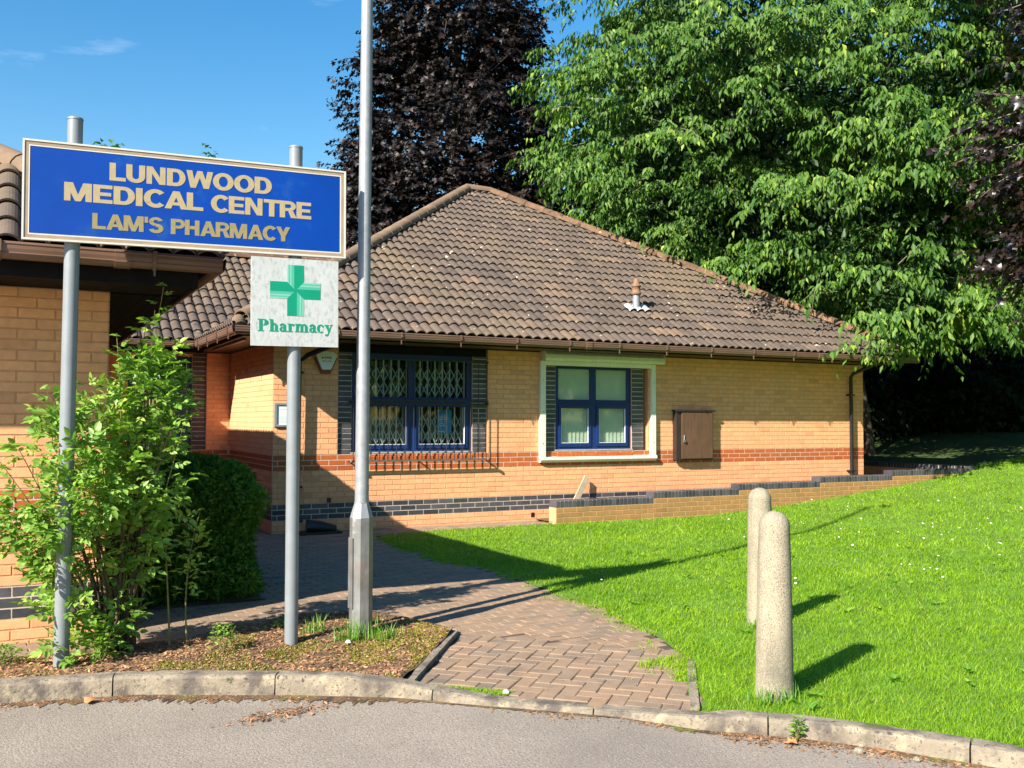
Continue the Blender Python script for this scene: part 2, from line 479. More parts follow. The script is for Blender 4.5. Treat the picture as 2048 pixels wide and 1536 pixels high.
def join_items(parent, name, rest):
    vs, fs, mi, mats, base = [], [], [], [], 0
    cache = {}
    for me, mw in rest:
        if me.name not in cache:
            co = np.empty(len(me.vertices) * 3); me.vertices.foreach_get('co', co)
            for mt in me.materials:
                if mt not in mats: mats.append(mt)
            cache[me.name] = (co.reshape(-1, 3), [tuple(p.vertices) for p in me.polygons], [mats.index(me.materials[p.material_index]) for p in me.polygons], [p.use_smooth for p in me.polygons])
        co, pf, pm, ps = cache[me.name]
        A = np.array(mw)
        w_ = co @ A[:3, :3].T + A[:3, 3]
        vs.append(w_)
        fs += [tuple(i + base for i in f) for f in pf]
        mi += pm
        base += len(co)
    me = bpy.data.meshes.new(name)
    me.from_pydata(np.concatenate(vs).tolist(), [], fs)
    me.polygons.foreach_set('material_index', mi)
    for mt in mats: me.materials.append(mt)
    me.update()
    return link(name, me, parent, None, 'stuff')

# unit bricks: local x = length (-.5...5), z = height (-.5...5), outward face at y = 0, back at y = 1
def unit_brick(name, mt, ch=0.03):
    b = MB()
    c1, c2 = 0.5 - ch * 0.35, 0.5 - ch * 1.2
    f = [(-c1, 0, -c2), (c1, 0, -c2), (c1, 0, c2), (-c1, 0, c2)]
    e = [(-.5, .12, -.5), (.5, .12, -.5), (.5, .12, .5), (-.5, .12, .5)]
    k = [(-.5, 1, -.5), (.5, 1, -.5), (.5, 1, .5), (-.5, 1, .5)]
    b.add(f + e + k, [(0, 1, 2, 3)] + [(i, 4 + i, 4 + (i + 1) % 4, (i + 1) % 4) for i in range(4)] + [(4 + i, 8 + i, 8 + (i + 1) % 4, 4 + (i + 1) % 4) for i in range(4)])
    return b.mesh(name, mt)
UB = {k: unit_brick(k + "_unit", M[k]) for k in ('brick', 'brick2', 'red', 'blue')}
ZC = -0.055

def frame_m(O, U, N):
    """local x along U, local y into the wall (-N), z up"""
    U, N = Vector(U), Vector(N)
    m4 = Matrix((U, -N, Vector((0, 0, 1)))).transposed().to_4x4()
    m4.translation = Vector(O)
    return m4

def brick_wall(store, O, U, N, length, z1, openings=(), colour=None, z_lo=0.0, phase=0.0, key='brick', h=0.075, depth=0.05, proud=0.003, zc=ZC, bl=0.240, joint=0.010):
    F4 = frame_m(O, U, N)
    k = 0
    while True:
        za = zc + k * h
        if za >= z1 - 0.01: break
        zb = za + h
        if zb > z_lo + 0.005:
            u = -((k % 2) * bl / 2) - phase * bl
            while u < length:
                ua, ub = max(u, 0), min(u + bl, length)
                segs = [(ua, ub)]
                zm = (za + zb) / 2
                for (oa, ob, za_, zb_) in openings:
                    if za_ < zm < zb_:
                        ns = []
                        for a, b in segs:
                            if ob <= a or oa >= b: ns.append((a, b)); continue
                            if a < oa: ns.append((a, oa))
                            if b > ob: ns.append((ob, b))
                        segs = ns
                for a, b in segs:
                    wd = b - a - joint
                    if wd < 0.02: continue
                    zt = min(zb, z1)
                    kk = colour(zm, (a + b) / 2) if colour else key
                    if kk is None: continue
                    p = F4 @ Vector(((a + b) / 2, -proud - random.uniform(0, 0.0015), (za + zt) / 2))
                    mw = F4.copy(); mw.translation = p
                    mw = mw @ Matrix.Diagonal((wd, depth, (zt - za) - joint, 1))
                    store.setdefault(kk, []).append((UB[kk], mw))
                u += bl
        k += 1

def backing(b, O, U, N, length, z1, z0b, openings, thick=0.12, mi=0):
    """solid mortar wall behind the bricks, split round the openings"""
    F4 = frame_m(O, U, N)
    xs = sorted({0, length, *[c for o in openings for c in o[:2]]})
    for a, c in zip(xs, xs[1:]):
        if c - a < 1e-4: continue
        mid = (a + c) / 2
        ops = sorted([(o[2], o[3]) for o in openings if o[0] < mid < o[1]])
        z = z0b
        for oa, ob in ops:
            if oa > z: b.box((a, 0, z), (c, thick, oa), mi, F4)
            z = max(z, ob)
        if z < z1: b.box((a, 0, z), (c, thick, z1), mi, F4)

def band(zm, u):
    if 0.845 < zm < 1.07: return 'red'
    if 0.17 < zm < 0.395: return 'blue'
    return 'brick'

NAMES = {'brick': 'brick', 'red': 'red_brick', 'blue': 'blue_brick', 'brick2': 'brick'}
def lay(store, parent, limit=300):
    for k, it in store.items():
        pieces(parent, NAMES[k], it, NAMES[k] + '_mass', limit)

# ------------------------------------------------------------------ ground heights
def hill(x, y):
    h = 0.045 * max(0.0, x - 10.0) ** 1.35
    if h > 1.3: h = 1.3 + (h - 1.3) * 0.12 if h < 4 else 1.62
    return h
def hill_np(x):
    h = 0.045 * np.maximum(0, x - 10.0) ** 1.35
    return np.where(h > 1.3, np.where(h < 4, 1.3 + (h - 1.3) * 0.12, 1.62), h)

def poly_sheet(name, poly, step, zf, mt, kind='structure', thick=0):
    from mathutils.geometry import delaunay_2d_cdt
    pts = [Vector(p) for p in poly]
    n = len(pts)
    # finer boundary
    bp = []
    for a, b in zip(pts, pts[1:] + pts[:1]):
        k = max(1, min(60, int((b - a).length / step)))
        bp += [a.lerp(b, q / k) for q in range(k)]
    nb = len(bp)
    x0, x1 = min(p.x for p in pts), max(p.x for p in pts); y0, y1 = min(p.y for p in pts), max(p.y for p in pts)
    sx = max(step, (x1 - x0) / 140); sy = max(step, (y1 - y0) / 140)
    X, Y = np.meshgrid(np.arange(x0 + sx * .37, x1, sx), np.arange(y0 + sy * .41, y1, sy))
    X, Y = X.ravel(), Y.ravel()
    k = inpoly(X, Y, poly)
    allp = bp + [Vector((a, b)) for a, b in zip(X[k], Y[k])]
    r_ = delaunay_2d_cdt(allp, [(q, (q + 1) % nb) for q in range(nb)], [], 1 if False else 0, 1e-5)
    co, fc = r_[0], r_[2]
    cx_ = np.array([sum(co[q].x for q in f) / len(f) for f in fc]); cy_ = np.array([sum(co[q].y for q in f) / len(f) for f in fc])
    kk = inpoly(cx_, cy_, poly)
    me = bpy.data.meshes.new(name)
    me.from_pydata([(v.x, v.y, zf(v.x, v.y)) for v in co], [], [tuple(f) for f, o_ in zip(fc, kk) if o_])
    for p in me.polygons: p.use_smooth = True
    me.materials.append(mt)
    me.update()
    return link(name, me, None, None, kind)

def inpoly(px, py, poly):
    px = np.asarray(px); py = np.asarray(py)
    r = np.zeros(px.shape, bool)
    n = len(poly)
    for i in range(n):
        x1, y1 = poly[i]; x2, y2 = poly[(i + 1) % n]
        c = ((y1 > py) != (y2 > py)) & (px < (x2 - x1) * (py - y1) / ((y2 - y1) or 1e-9) + x1)
        r ^= c
    return r

# outlines on the ground (metres)
KERB = [(-14, 7.6), (-6, 6.95), (-3, 6.6), (-1.3, 6.37), (-.015, 6.124), (.685, 5.954), (1.515, 5.521), (2.01, 5.214), (2.27, 4.95), (2.65, 4.60), (2.93, 4.34), (3.17, 3.98), (3.54, 3.65), (3.83, 3.28), (4.05, 2.93), (4.3, 2.4), (4.5, 1.8), (4.62, 1.1), (4.68, 0.2), (4.6, -1.2), (4.3, -4), (3.6, -12)]
def offset_line(pl, d):
    out = []
    for i, p in enumerate(pl):
        a = Vector(pl[max(i - 1, 0)]); b = Vector(pl[min(i + 1, len(pl) - 1)])
        t = (b - a).normalized()
        n = Vector((-t.y, t.x))     # left of travel = away from the road
        out.append((p[0] + n.x * d, p[1] + n.y * d))
    return out
KB = offset_line(KERB, 0.12)
BEDEDGE = [(-14, 8.0), (-3, 7.25), (-.02, 7.12), (.27, 7.08), (.72, 7.0), (1.22, 7.09), (1.63, 7.33), (2.04, 7.45), (2.52, 7.43), (2.78, 7.05), (2.84, 6.84), (2.92, 6.48), (2.06, 5.32)]
i_bed = 7       # kerb point where the bed ends
BED = KB[:i_bed + 1] + list(reversed(BEDEDGE))
RIGHTEDGE = [(3.27, 4.16), (3.62, 4.66), (4.02, 5.2), (4.2, 5.78), (4.38, 6.83), (4.42, 7.75), (4.45, 8.7), (4.40, 9.47), (4.24, 9.89), (4.26, 11.2), (4.43, 12.35), (5.46, 12.62), (7.33, 12.66)]
PATH = [(2.06, 5.32)] + KB[i_bed:11] + RIGHTEDGE + [(7.33, 13.2), (3.2, 13.2), (3.2, 16.1), (0.63, 16.1), (0.63, 7.57), (-14, 8.6)] + BEDEDGE[:-1]
LAWN = [(3.27, 4.16)] + KB[11:] + [(60, -12), (60, 12.9), (16.95, 12.9), (16.95, 12.62), (7.33, 12.62)] + list(reversed(RIGHTEDGE[1:-1]))

def grid_sheet(name, xs, ys, zf, mt, kind='structure'):
    V = [(x, y, zf(x, y)) for y in ys for x in xs]
    nx = len(xs)
    F = [(j * nx + i, j * nx + i + 1, (j + 1) * nx + i + 1, (j + 1) * nx + i) for j in range(len(ys) - 1) for i in range(nx - 1)]
    return np_mesh(name, V, F, mt, None, kind, True)
gx = [-900, -300, -100, -40, -20, -10, -5, 0, 5, 10] + [10 + i * 1.0 for i in range(1, 36)] + [55, 80, 150, 400, 900]
def gz(x, y):
    if y > 12.7 and x < 16.9: return -0.12
    return hill(x, y) - 0.12
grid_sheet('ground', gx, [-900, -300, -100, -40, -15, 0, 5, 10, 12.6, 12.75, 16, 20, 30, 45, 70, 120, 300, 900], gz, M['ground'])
ROADP = [(-60, -60), (3.6, -60)] + list(reversed(KERB)) + [(-60, 9)]
poly_sheet('road', ROADP, 4.0, lambda x, y: -0.03, M['road'])
sb = poly_sheet('path', PATH, 1.0, lambda x, y: -0.0065, M['sand'])
def bedz(x, y):
    return 0.035 + 0.02 * math.sin(x * 2.1 + 1) * math.sin(y * 3.3) + 0.012 * math.sin(x * 9 + y * 5) * math.sin(y * 11 - x * 4)
poly_sheet('planting_bed', BED, 0.08, lambda x, y: bedz(x, y) if x > -4 else 0.035, M['soil'])
poly_sheet('lawn', LAWN, 0.5, lambda x, y: hill(x, y) + 0.006 * math.sin(x * 3.1 + y) * math.sin(y * 2.7), M['lawnbase'])
poly_sheet('shade_darkened_ground', [(16.95, 12.9), (60, 12.9), (60, 60), (16.95, 60)], 0.5, lambda x, y: hill(x, y) - .01, M['floor'])  # sheet toned dark where the trees should shade the grass
poly_sheet('sunken_gravel_strip', [(7.33, 12.7), (16.8, 12.7), (16.8, 26), (14.5, 26), (14.5, 13.2), (7.33, 13.2)], 1.0, lambda x, y: 0.02, M['soil'])

# kerb stones
def kerb_top(x, y):
    if x < 1.75: return 0.085
    if x < 2.4: return 0.085 - (x - 1.75) / 0.65 * 0.082
    if x < 2.93: return 0.003
    if x < 3.3: return 0.003 + (x - 2.93) / 0.37 * 0.055
    return 0.058
kerb = thing('kerb', None, None, (1.5, 5.5, 0))
kerb['kind'] = 'structure'
pl = [Vector(p) for p in KERB]
dist = [0]
for a, b in zip(pl, pl[1:]): dist.append(dist[-1] + (b - a).length)
def at(s):
    s = max(0, min(s, dist[-1] - 1e-6))
    for i in range(len(pl) - 1):
        if s <= dist[i + 1]:
            t = (s - dist[i]) / (dist[i + 1] - dist[i])
            p = pl[i].lerp(pl[i + 1], t)
            break
    ta = (pl[min(i + 1, len(pl) - 1)] - pl[i]).normalized()
    return p, ta
def tan_s(s):
    a, _ = at(s - 0.12); b, _ = at(s + 0.12)
    return (b - a).normalized()
s_ref = dist[5]
joints = []
s = s_ref - 0.94 * 9
while s < dist[-1]:
    joints.append(s)
    s += 0.925
kprof = [(-0.006, -0.09), (-0.002, 0.0), (0.006, 1.0), (0.018, 1.0), (0.12, 1.0), (0.13, -0.09)]
for a, b in zip(joints, joints[1:]):
    mb = MB(); rings = []
    nseg = 12
    for i in range(nseg + 1):
        s = a + 0.004 + (b - a - 0.008) * i / nseg
        p, _ = at(s); t = tan_s(s); n = Vector((-t.y, t.x))
        zt = kerb_top(p.x, p.y)
        ring = [(-0.004, -0.12), (0.0, -0.03), (0.006, zt - 0.02), (0.016, zt - 0.005), (0.034, zt), (0.122, zt - 0.002), (0.126, -0.12)]
        rings += [(p.x + n.x * o, p.y + n.y * o, z) for o, z in [(q[0] + random.uniform(-.003, .004) * (q[0] < .04), q[1] - (random.random() < .08) * random.uniform(0, .012) * (q[0] > .005)) for q in ring]]
    k = 7
    fs = [(i * k + j, (i + 1) * k + j, (i + 1) * k + j + 1, i * k + j + 1) for i in range(nseg) for j in range(k - 1)]
    mb.add(rings, fs, False)
    mb.add(rings[:k], [tuple(range(k))]); mb.add(rings[-k:], [tuple(reversed(range(k)))])
    mb.build('kerb_stone', M['kerb'], kerb)
# narrow edging strip beside the bed and at the far side of the paving
edg = thing('path_edging', 'narrow concrete edging strip between the bark bed and the block paving', 'edging', (2.5, 5.9, 0))
def strip(a, b, wdt, z, name, par, n):
    a, b = Vector(a), Vector(b)
    d = (b - a); Ln = d.length; d.normalize(); nn = Vector((-d.y, d.x))
    for i in range(n):
        p0, p1 = a + d * (Ln * i / n + .004), a + d * (Ln * (i + 1) / n - .004)
        mb = MB(); c = [p0, p1, p1 + nn * wdt, p0 + nn * wdt]
        mb.add([(q.x, q.y, -.1) for q in c] + [(q.x, q.y, z) for q in c], [(4, 5, 6, 7), (0, 1, 5, 4), (1, 2, 6, 5), (2, 3, 7, 6), (3, 0, 4, 7)])
        mb.build(name, M['kerb'], par)
strip((2.10, 5.27), (2.93, 6.44), 0.05, 0.030, 'edging_block', edg, 2)
strip((2.92, 6.50), (2.80, 7.02), 0.05, 0.022, 'edging_block', edg, 1)
edg2 = thing('lawn_edging', 'short concrete edging strip between the block paving and the grass by the kerb', 'edging', (3.5, 4.6, 0))
strip((3.33, 4.17), (3.99, 5.05), 0.05, 0.012, 'edging_block', edg2, 2)

# block paving
def unit_paver():
    b = MB()
    t = [(-.44, -.38, 0), (.44, -.38, 0), (.44, .38, 0), (-.44, .38, 0)]
    e = [(-.5, -.5, -.004), (.5, -.5, -.004), (.5, .5, -.004), (-.5, .5, -.004)]
    k = [(x, y, -.05) for x, y, z in e]
    t = [(-.47, -.44, 0), (.47, -.44, 0), (.47, .44, 0), (-.47, .44, 0)]
    b.add(t + e + k, [(0, 1, 2, 3)] + [(4 + i, 4 + (i + 1) % 4, (i + 1) % 4, i) for i in range(4)] + [(8 + i, 8 + (i + 1) % 4, 4 + (i + 1) % 4, 4 + i) for i in range(4)])
    return b.mesh('paver_unit', M['paver'])
UP = unit_paver()
pv = []
ZA = [(2.06, 5.27), (2.33, 5.02), (3.0, 4.42), (3.3, 4.15), (3.62, 4.66), (4.06, 5.27), (2.95, 6.47)]
ZA2 = [(2.06, 5.27), (2.33, 5.02), (3.0, 4.42), (3.3, 4.15), (3.58, 4.60), (3.97, 5.19), (2.86, 6.39)]
def put_paver(x, y, ang, lw, ww, dz_=0.0):
    if lw < 0.03 or ww < 0.03: return
    mw = Matrix.Translation((x, y, 0.001 + dz_ + random.uniform(-.0025, .0025))) @ Matrix.Rotation(ang + random.uniform(-.012, .012), 4, 'Z') @ Matrix.Rotation(random.uniform(-.012, .012), 4, 'X') @ Matrix.Diagonal((lw, ww, 1, 1))
    pv.append((UP, mw))
A = R(-45)
o = Vector((3.3, 4.15)); ca, sa = math.cos(A), math.sin(A)
S = 0.1
for j in range(-30, 40):
    for i in range(-30, 30):
        # 90 degree herringbone: four-cell repeat
        k = (i - j) % 4
        if k == 0: cx, cy, an = (i + 1) * S, (j + .5) * S, 0      # lies along x over cells i, i+1
        elif k == 2: cx, cy, an = (i + .5) * S, j * S, 1    # lies along y over cells j, j+1
        else: continue
        x = o.x + cx * ca - cy * sa; y = o.y + cx * sa + cy * ca
        if inpoly([x], [y], ZA)[0]: put_paver(x, y, A + an * math.pi / 2, 0.1955, 0.0965)
# the rest: stretcher rows along the building
FARP = [q for q in PATH]
AB = R(2)
cb, sb_ = math.cos(AB), math.sin(AB)
row = 0
xx, yy = [], []
for j in range(-2, 128):
    for i in range(-75, 60):
        x = i * 0.2 + (j % 2) * 0.1; y = 4.0 + j * 0.1
        xr = x * cb - y * sb_; yr = x * sb_ + y * cb
        xx.append(xr); yy.append(yr)
xx = np.array(xx); yy = np.array(yy)
ok = inpoly(xx, yy, FARP) & ~inpoly(xx, yy, ZA2)
BUSHP = [(0.63, 8.35), (1.98, 8.45), (2.1, 11.3), (0.63, 11.3)]
ok &= ~inpoly(xx, yy, BUSHP)
for x, y in zip(xx[ok], yy[ok]): put_paver(x, y, AB, 0.1955, 0.0965, -.005 if inpoly([x], [y], [(3.6, 4.5), (4.3, 5.3), (3.05, 6.6), (2.7, 6.4)])[0] else 0)
pathobj = bpy.data.objects['path']
pieces(pathobj, 'paver', pv, 'paver_mass', 300)
poly_sheet('shrub_bed', BUSHP, 0.3, lambda x, y: 0.004, M['soil'])

# ------------------------------------------------------------------ roofs
PT = math.atan(0.613)
RW, GA = 0.155, 0.318
def tile_mesh(name, nroll=2, length=0.40, mt=None):
    """two-roll tile: local x across, y up the slope, z out of the slope; lower edge at y=0, raised"""
    b = MB()
    n = 8
    top = []
    W = nroll * RW
    for i in range(nroll * n + 1):
        x = i / n
        f = x - math.floor(x) if i < nroll * n else 0.0
        zz = 0.050 * (abs(math.sin(math.pi * f)) ** 0.62)
        top.append((i * RW / n, zz))
    m_ = len(top)
    lift, th = 0.036, 0.016
    vs = [(x, 0, z + lift) for x, z in top] + [(x, length, z) for x, z in top] + [(x, 0.0, z + lift - th) for x, z in top] + [(x, length, z - th) for x, z in top]
    fs = [(i, i + 1, m_ + i + 1, m_ + i) for i in range(m_ - 1)]
    b.add(vs, fs, True)
    b.add([vs[i] for i in range(m_)] + [vs[2 * m_ + i] for i in range(m_)], [(m_ + i, m_ + i + 1, i + 1, i) for i in range(m_ - 1)], False)
    b.add([vs[2 * m_ + i] for i in range(m_)] + [vs[3 * m_ + i] for i in range(m_)], [(i, m_ + i, m_ + i + 1, i + 1) for i in range(m_ - 1)], False)
    return b.mesh(name, mt or M['tile'])
TILE = tile_mesh('tile_unit')

def slope_tiles(O, E, S_, rows, cols, clips, zoff=0.0):
    """O: world start of the eave, E along the eave, S_ horizontal direction up the slope. clips: (point, normal) keep side"""
    E, S_ = Vector(E), Vector(S_)
    Y = (S_ * math.cos(PT) + Vector((0, 0, 1)) * math.sin(PT))
    N = E.cross(Y).normalized()
    if N.z < 0: N = -N
    B4 = Matrix((E, Y, N)).transposed().to_4x4()
    out = []
    W = 2 * RW
    for j in range(rows):
        for i in range(cols):
            p = Vector(O) + E * (i * W) + Y * (j * GA)
            cs = [p, p + E * W, p + Y * 0.40, p + E * W + Y * 0.40]
            st = 0
            for cp, cn in clips:
                ds = [(c - Vector(cp)).dot(Vector(cn)) for c in cs]
                if max(ds) < 0.0: st = 2; break
                if min(ds) < 0: st = 1
            if st == 2: continue
            mw = B4.copy(); mw.translation = p + N * random.uniform(-.002, .002)
            mw = mw @ Matrix.Rotation(random.uniform(-.006, .006), 4, 'Z')
            if st == 0:
                out.append((TILE, mw))
            else:
                bm = bmesh.new(); bm.from_mesh(TILE)
                inv = mw.inverted()
                for cp, cn in clips:
                    if min((c - Vector(cp)).dot(Vector(cn)) for c in cs) < 0:
                        lc = inv @ Vector(cp); ln = (inv.to_3x3() @ Vector(cn))
                        bmesh.ops.bisect_plane(bm, geom=bm.verts[:] + bm.edges[:] + bm.faces[:], plane_co=lc, plane_no=ln, clear_inner=True)
                if len(bm.faces) > 3:
                    me = bpy.data.meshes.new('cut_tile'); bm.to_mesh(me)
                    me.materials.append(M['tile'])
                    # give the piece a centre for sorting
                    out.append((me, mw))
                bm.free()
    return out

def ridge_line(parent, a, b, mt, r=0.115, ln=0.42, lift=0.0):
    a, b = Vector(a), Vector(b)
    d = (b - a); n = max(1, int(d.length / ln)); d.normalize()
    side = d.cross(Vector((0, 0, 1))).normalized(); upv = side.cross(d).normalized()
    st = (b - a).length / n
    for i in range(n):
        mb = MB()
        p0 = a + d * (i * st - 0.02); p1 = a + d * ((i + 1) * st)
        vs = []
        for p, rr in ((p0, r * 1.05), (p1, r * 0.96)):
            for k in range(9):
                t = R(-8) + (math.pi + R(16)) * k / 8
                vs.append(p + side * math.cos(t) * rr + upv * (math.sin(t) * rr * 0.95 + lift))
        vs2 = []
        for p, rr in ((p0, r * 1.05 - .018), (p1, r * 0.96 - .018)):
            for k in range(9):
                t = R(-8) + (math.pi + R(16)) * k / 8
                vs2.append(p + side * math.cos(t) * rr + upv * (math.sin(t) * rr * 0.95 + lift))
        mb.add(vs, [(k, k + 1, 9 + k + 1, 9 + k) for k in range(8)], True)
        mb.add(vs[:9] + vs2[:9], [(k, 9 + k, 9 + k + 1, k + 1) for k in range(8)])
        mb.add(vs2, [(k, 9 + k, 9 + k + 1, k + 1) for k in range(8)], True)
        mb.build('ridge_tile', mt, parent)

def gutter(parent, a, b, out, n_br, z, first=0.5, jt=()):
    """half round gutter hung with its outer lip at a-b"""
    a, b, out = Vector((a[0], a[1], z)), Vector((b[0], b[1], z)), Vector(out)
    mb = MB()
    outer = [(-0.11 + 0.055 + 0.055 * math.cos(t), 0.03 - 0.075 * math.sin(t)) for t in np.linspace(0, math.pi, 9)]
    outer = [(0.0, 0.045), (0.006, 0.030), (0.0, 0.022), (0.0, 0.0), (-0.006, -0.022), (-0.004, -0.030), (-0.018, -0.052), (-0.04, -0.062), (-0.08, -0.062), (-0.1, -0.045), (-0.108, 0.0), (-0.11, 0.045)]
    inner = [(o * 0.93 - 0.004, h * 0.93 + 0.004) for o, h in reversed(outer)]
    inner[0] = (-0.104, 0.045); inner[-1] = (-0.006, 0.045)
    mb.sweep(outer + inner, a, b, out)
    g = mb.build('gutter', M['gutter'], parent)
    d = (b - a); Ln = d.length; d.normalize()
    for i in range(n_br):
        p = a + d * (first + i * (Ln - 2 * first) / max(1, n_br - 1))
        mb = MB()
        mb.sweep([(o + 0.006 if o > -0.055 else o - .003, h - 0.004) for o, h in outer[:8]] + [(-0.045, -0.075), (-0.03, -0.072), (0.014, -0.02), (0.015, 0.052), (0.0, 0.052)], p - d * 0.014, p + d * 0.014, out)
        mb.box((-0.006, -0.006, -0.115), (0.006, 0.006, -0.055), 0, Matrix.Translation(p + out * -0.012))
        mb.build('gutter_bracket', M['gutter'], g)
    for f in jt:
        p = a + d * (Ln * f)
        mb = MB()
        mb.sweep([(o + 0.010 if o > -0.055 else o - .004, h * 1.08 - 0.003) for o, h in outer], p - d * 0.05, p + d * 0.05, out)
        mb.build('gutter_union', M['gutter'], g)
    return g

# ================================================================== main building
bld = thing('clinic_building', 'low buff brick clinic wing with brown hipped tile roof beside the lawn', 'building', (3.2, 13.2, 0))
X0, X1, YW, ZS = 3.2, 14.5, 13.2, 2.64
W1 = (4.12 - X0, 6.48 - X0, 1.07, ZS)           # window openings in wall coordinates
W2 = (7.47 - X0, 9.47 - X0, 1.07, 2.50)
st = {}
opens = [W1, W2]
brick_wall(st, (X0, YW, 0), (1, 0, 0), (0, -1, 0), X1 - X0, ZS, opens, band, z_lo=-0.05, phase=0.2)
brick_wall(st, (X0, 16.1, 0), (0, -1, 0), (-1, 0, 0), 2.9, ZS, (), band, z_lo=-0.05, phase=0.0)
brick_wall(st, (X1, YW, 0), (0, 1, 0), (1, 0, 0), 11.0, ZS, (), band, z_lo=-0.05, phase=0.5)
DOOR = (1.0, 1.97, -0.1, 2.58)                      # measured from x = 0.63
brick_wall(st, (0.63, 16.1, 0), (1, 0, 0), (0, -1, 0), 2.57, ZS, [DOOR, (1.97, 2.19, 1.07, ZS)], band, z_lo=-0.05, phase=0.4)
# stacked blue bricks beside the windows, set back a little
def stack(x0, x1, y, zlo, zhi):
    z = 1.07
    F4 = frame_m((0, 0, 0), (1, 0, 0), (0, -1, 0))
    while z < zhi - .01:
        zt = min(z + .075, zhi)
        mw = Matrix.Translation(((x0 + x1) / 2, y - random.uniform(0, .002), (z + zt) / 2)) @ Matrix.Diagonal((x1 - x0 - 0.008, 0.05, zt - z - .011, 1))
        st.setdefault('blue', []).append((UB['blue'], mw))
        z += .075
stack(4.12, 4.33, YW + .03, 1.07, ZS); stack(6.24, 6.48, YW + .03, 1.07, ZS)
stack(7.475, 7.70, YW + .03, 1.07, 2.50); stack(9.165, 9.40, YW + .03, 1.07, 2.50)
stack(2.60, 2.82, 16.13, 1.07, ZS)
mb = MB()
backing(mb, (X0, YW, 0), (1, 0, 0), (0, -1, 0), X1 - X0, ZS, -0.3, opens, 0.15)
backing(mb, (X0, 16.1, 0), (0, -1, 0), (-1, 0, 0), 2.749, ZS, -0.3, (), 0.15)
backing(mb, (X1, YW + .151, 0), (0, 1, 0), (1, 0, 0), 10.7, ZS, -0.3, (), 0.15)
backing(mb, (0.63, 16.1, 0), (1, 0, 0), (0, -1, 0), 2.57 - .002, ZS, -0.3, [DOOR, (1.97, 2.19, 1.07, ZS)], 0.15)
for a, b in ((4.12, 4.33), (6.24, 6.48), (7.475, 7.70), (9.165, 9.40)):
    mb.box((a, YW + .037, 1.07), (b, YW + .15, 2.50 if a > 7 else ZS))
mb.box((2.60, 16.137, 1.07), (2.82, 16.25, ZS))
mb.box((X0, 24.1, -.3), (X1, 24.2, ZS))
wall_o = mb.build('wall', M['mortar'], bld)
lay(st, bld, 300)
# pale mortar showing in the red and blue courses: thin recessed sheet in front of the backing
mb = MB()
for za, zb in ((0.845, 1.07), (0.17, 0.395)):
    ops = [] 
    mb.box((X0 + .001, YW - 0.0008, za), (X1 - .001, YW + .001, zb))
    mb.box((X0 - 0.0008, YW - .001, za), (X0 + .001, 16.09, zb))
    mb.box((2.60, 16.1 - .0008, za), (3.19, 16.101, zb))
for a, b in ((4.12, 4.33), (6.24, 6.48), (7.475, 7.70), (9.165, 9.40)):
    mb.box((a, YW + .0352, 1.07), (b, YW + .0372, 2.50 if a > 7 else ZS))
mb.box((2.60, 16.1352, 1.07), (2.82, 16.1372, ZS))
mb.build('pointing', M['mortar2'], bld)
# dark weep holes
for x, z in ((4.00, 0.43), (7.27, 0.09), (7.68, 0.13)):
    MB().box((x - .03, YW - .009, z - .035), (x + .03, YW - .006, z + .035)).build('weep_hole', M['blackpipe'], bld)
# rooms behind the glass
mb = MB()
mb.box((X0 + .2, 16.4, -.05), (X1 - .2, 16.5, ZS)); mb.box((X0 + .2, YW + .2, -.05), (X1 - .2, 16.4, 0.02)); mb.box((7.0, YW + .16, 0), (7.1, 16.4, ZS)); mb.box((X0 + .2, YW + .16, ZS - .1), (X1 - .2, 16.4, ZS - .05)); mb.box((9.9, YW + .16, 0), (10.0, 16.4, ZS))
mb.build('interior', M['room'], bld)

def window(x0, x1, za, zb, y, trans_z, mull, parent, name='window'):
    """navy timber casement: outer frame, mullion, transom, two sashes below, four panes"""
    fr = MB()
    t = 0.065
    fr.box((x0, y, za), (x0 + t, y + .07, zb)); fr.box((x1 - t, y, za), (x1, y + .07, zb))
    fr.box((x0 + t, y, zb - t), (x1 - t, y + .07, zb)); fr.box((x0 + t, y, za), (x1 - t, y + .07, za + .04))
    fr.box((mull - .05, y + .002, za + .04), (mull + .05, y + .068, zb - t))
    fr.box((x0 + t, y - .004, trans_z - .05), (mull - .05, y + .066, trans_z + .04))
    fr.box((mull + .05, y - .004, trans_z - .05), (x1 - t, y + .066, trans_z + .04))
    fr.box((x0 + .01, y - .022, trans_z - .005), (x1 - .01, y - .0045, trans_z + .012))
    w_ = fr.build(name, M['navy'], parent)
    sill = MB().box((x0 - .01, y - .05, za - .022), (x1 + .01, y + .02, za - .001)).build('sill', M['lead'], w_)
    out = []
    for (a, b, c, d, s) in ((x0 + t, mull - .05, za + .04, trans_z - .05, 1), (mull + .05, x1 - t, za + .04, trans_z - .05, 1), (x0 + t, mull - .05, trans_z + .04, zb - t, 0), (mull + .05, x1 - t, trans_z + .04, zb - t, 0)):
        if s:
            q = .05
            sm = MB()
            sm.box((a + .003, y - .016, c + .003), (a + q, y + .04, d - .003)); sm.box((b - q, y - .016, c + .003), (b - .003, y + .04, d - .003))
            sm.box((a + q, y - .014, c + .003), (b - q, y + .04, c + q + .01)); sm.box((a + q, y - .014, d - q), (b - q, y + .04, d - .003))
            sm.build('sash', M['navy'], w_)
            a, b, c, d = a + q, b - q, c + q + .01, d - q
            be = MB()
            be.box((a, y - .012, c), (a + .009, y + .01, d)); be.box((b - .009, y - .012, c), (b, y + .01, d)); be.box((a + .009, y - .012, c), (b - .009, y + .01, c + .009))
            be.build('glazing_bead', M['lattice'], w_)
        MB().box((a - .002, y + .022, c - .002), (b + .002, y + .027, d + .002)).build('pane', M['glass'], w_)
        out.append((a, b, c, d))
    return w_, out
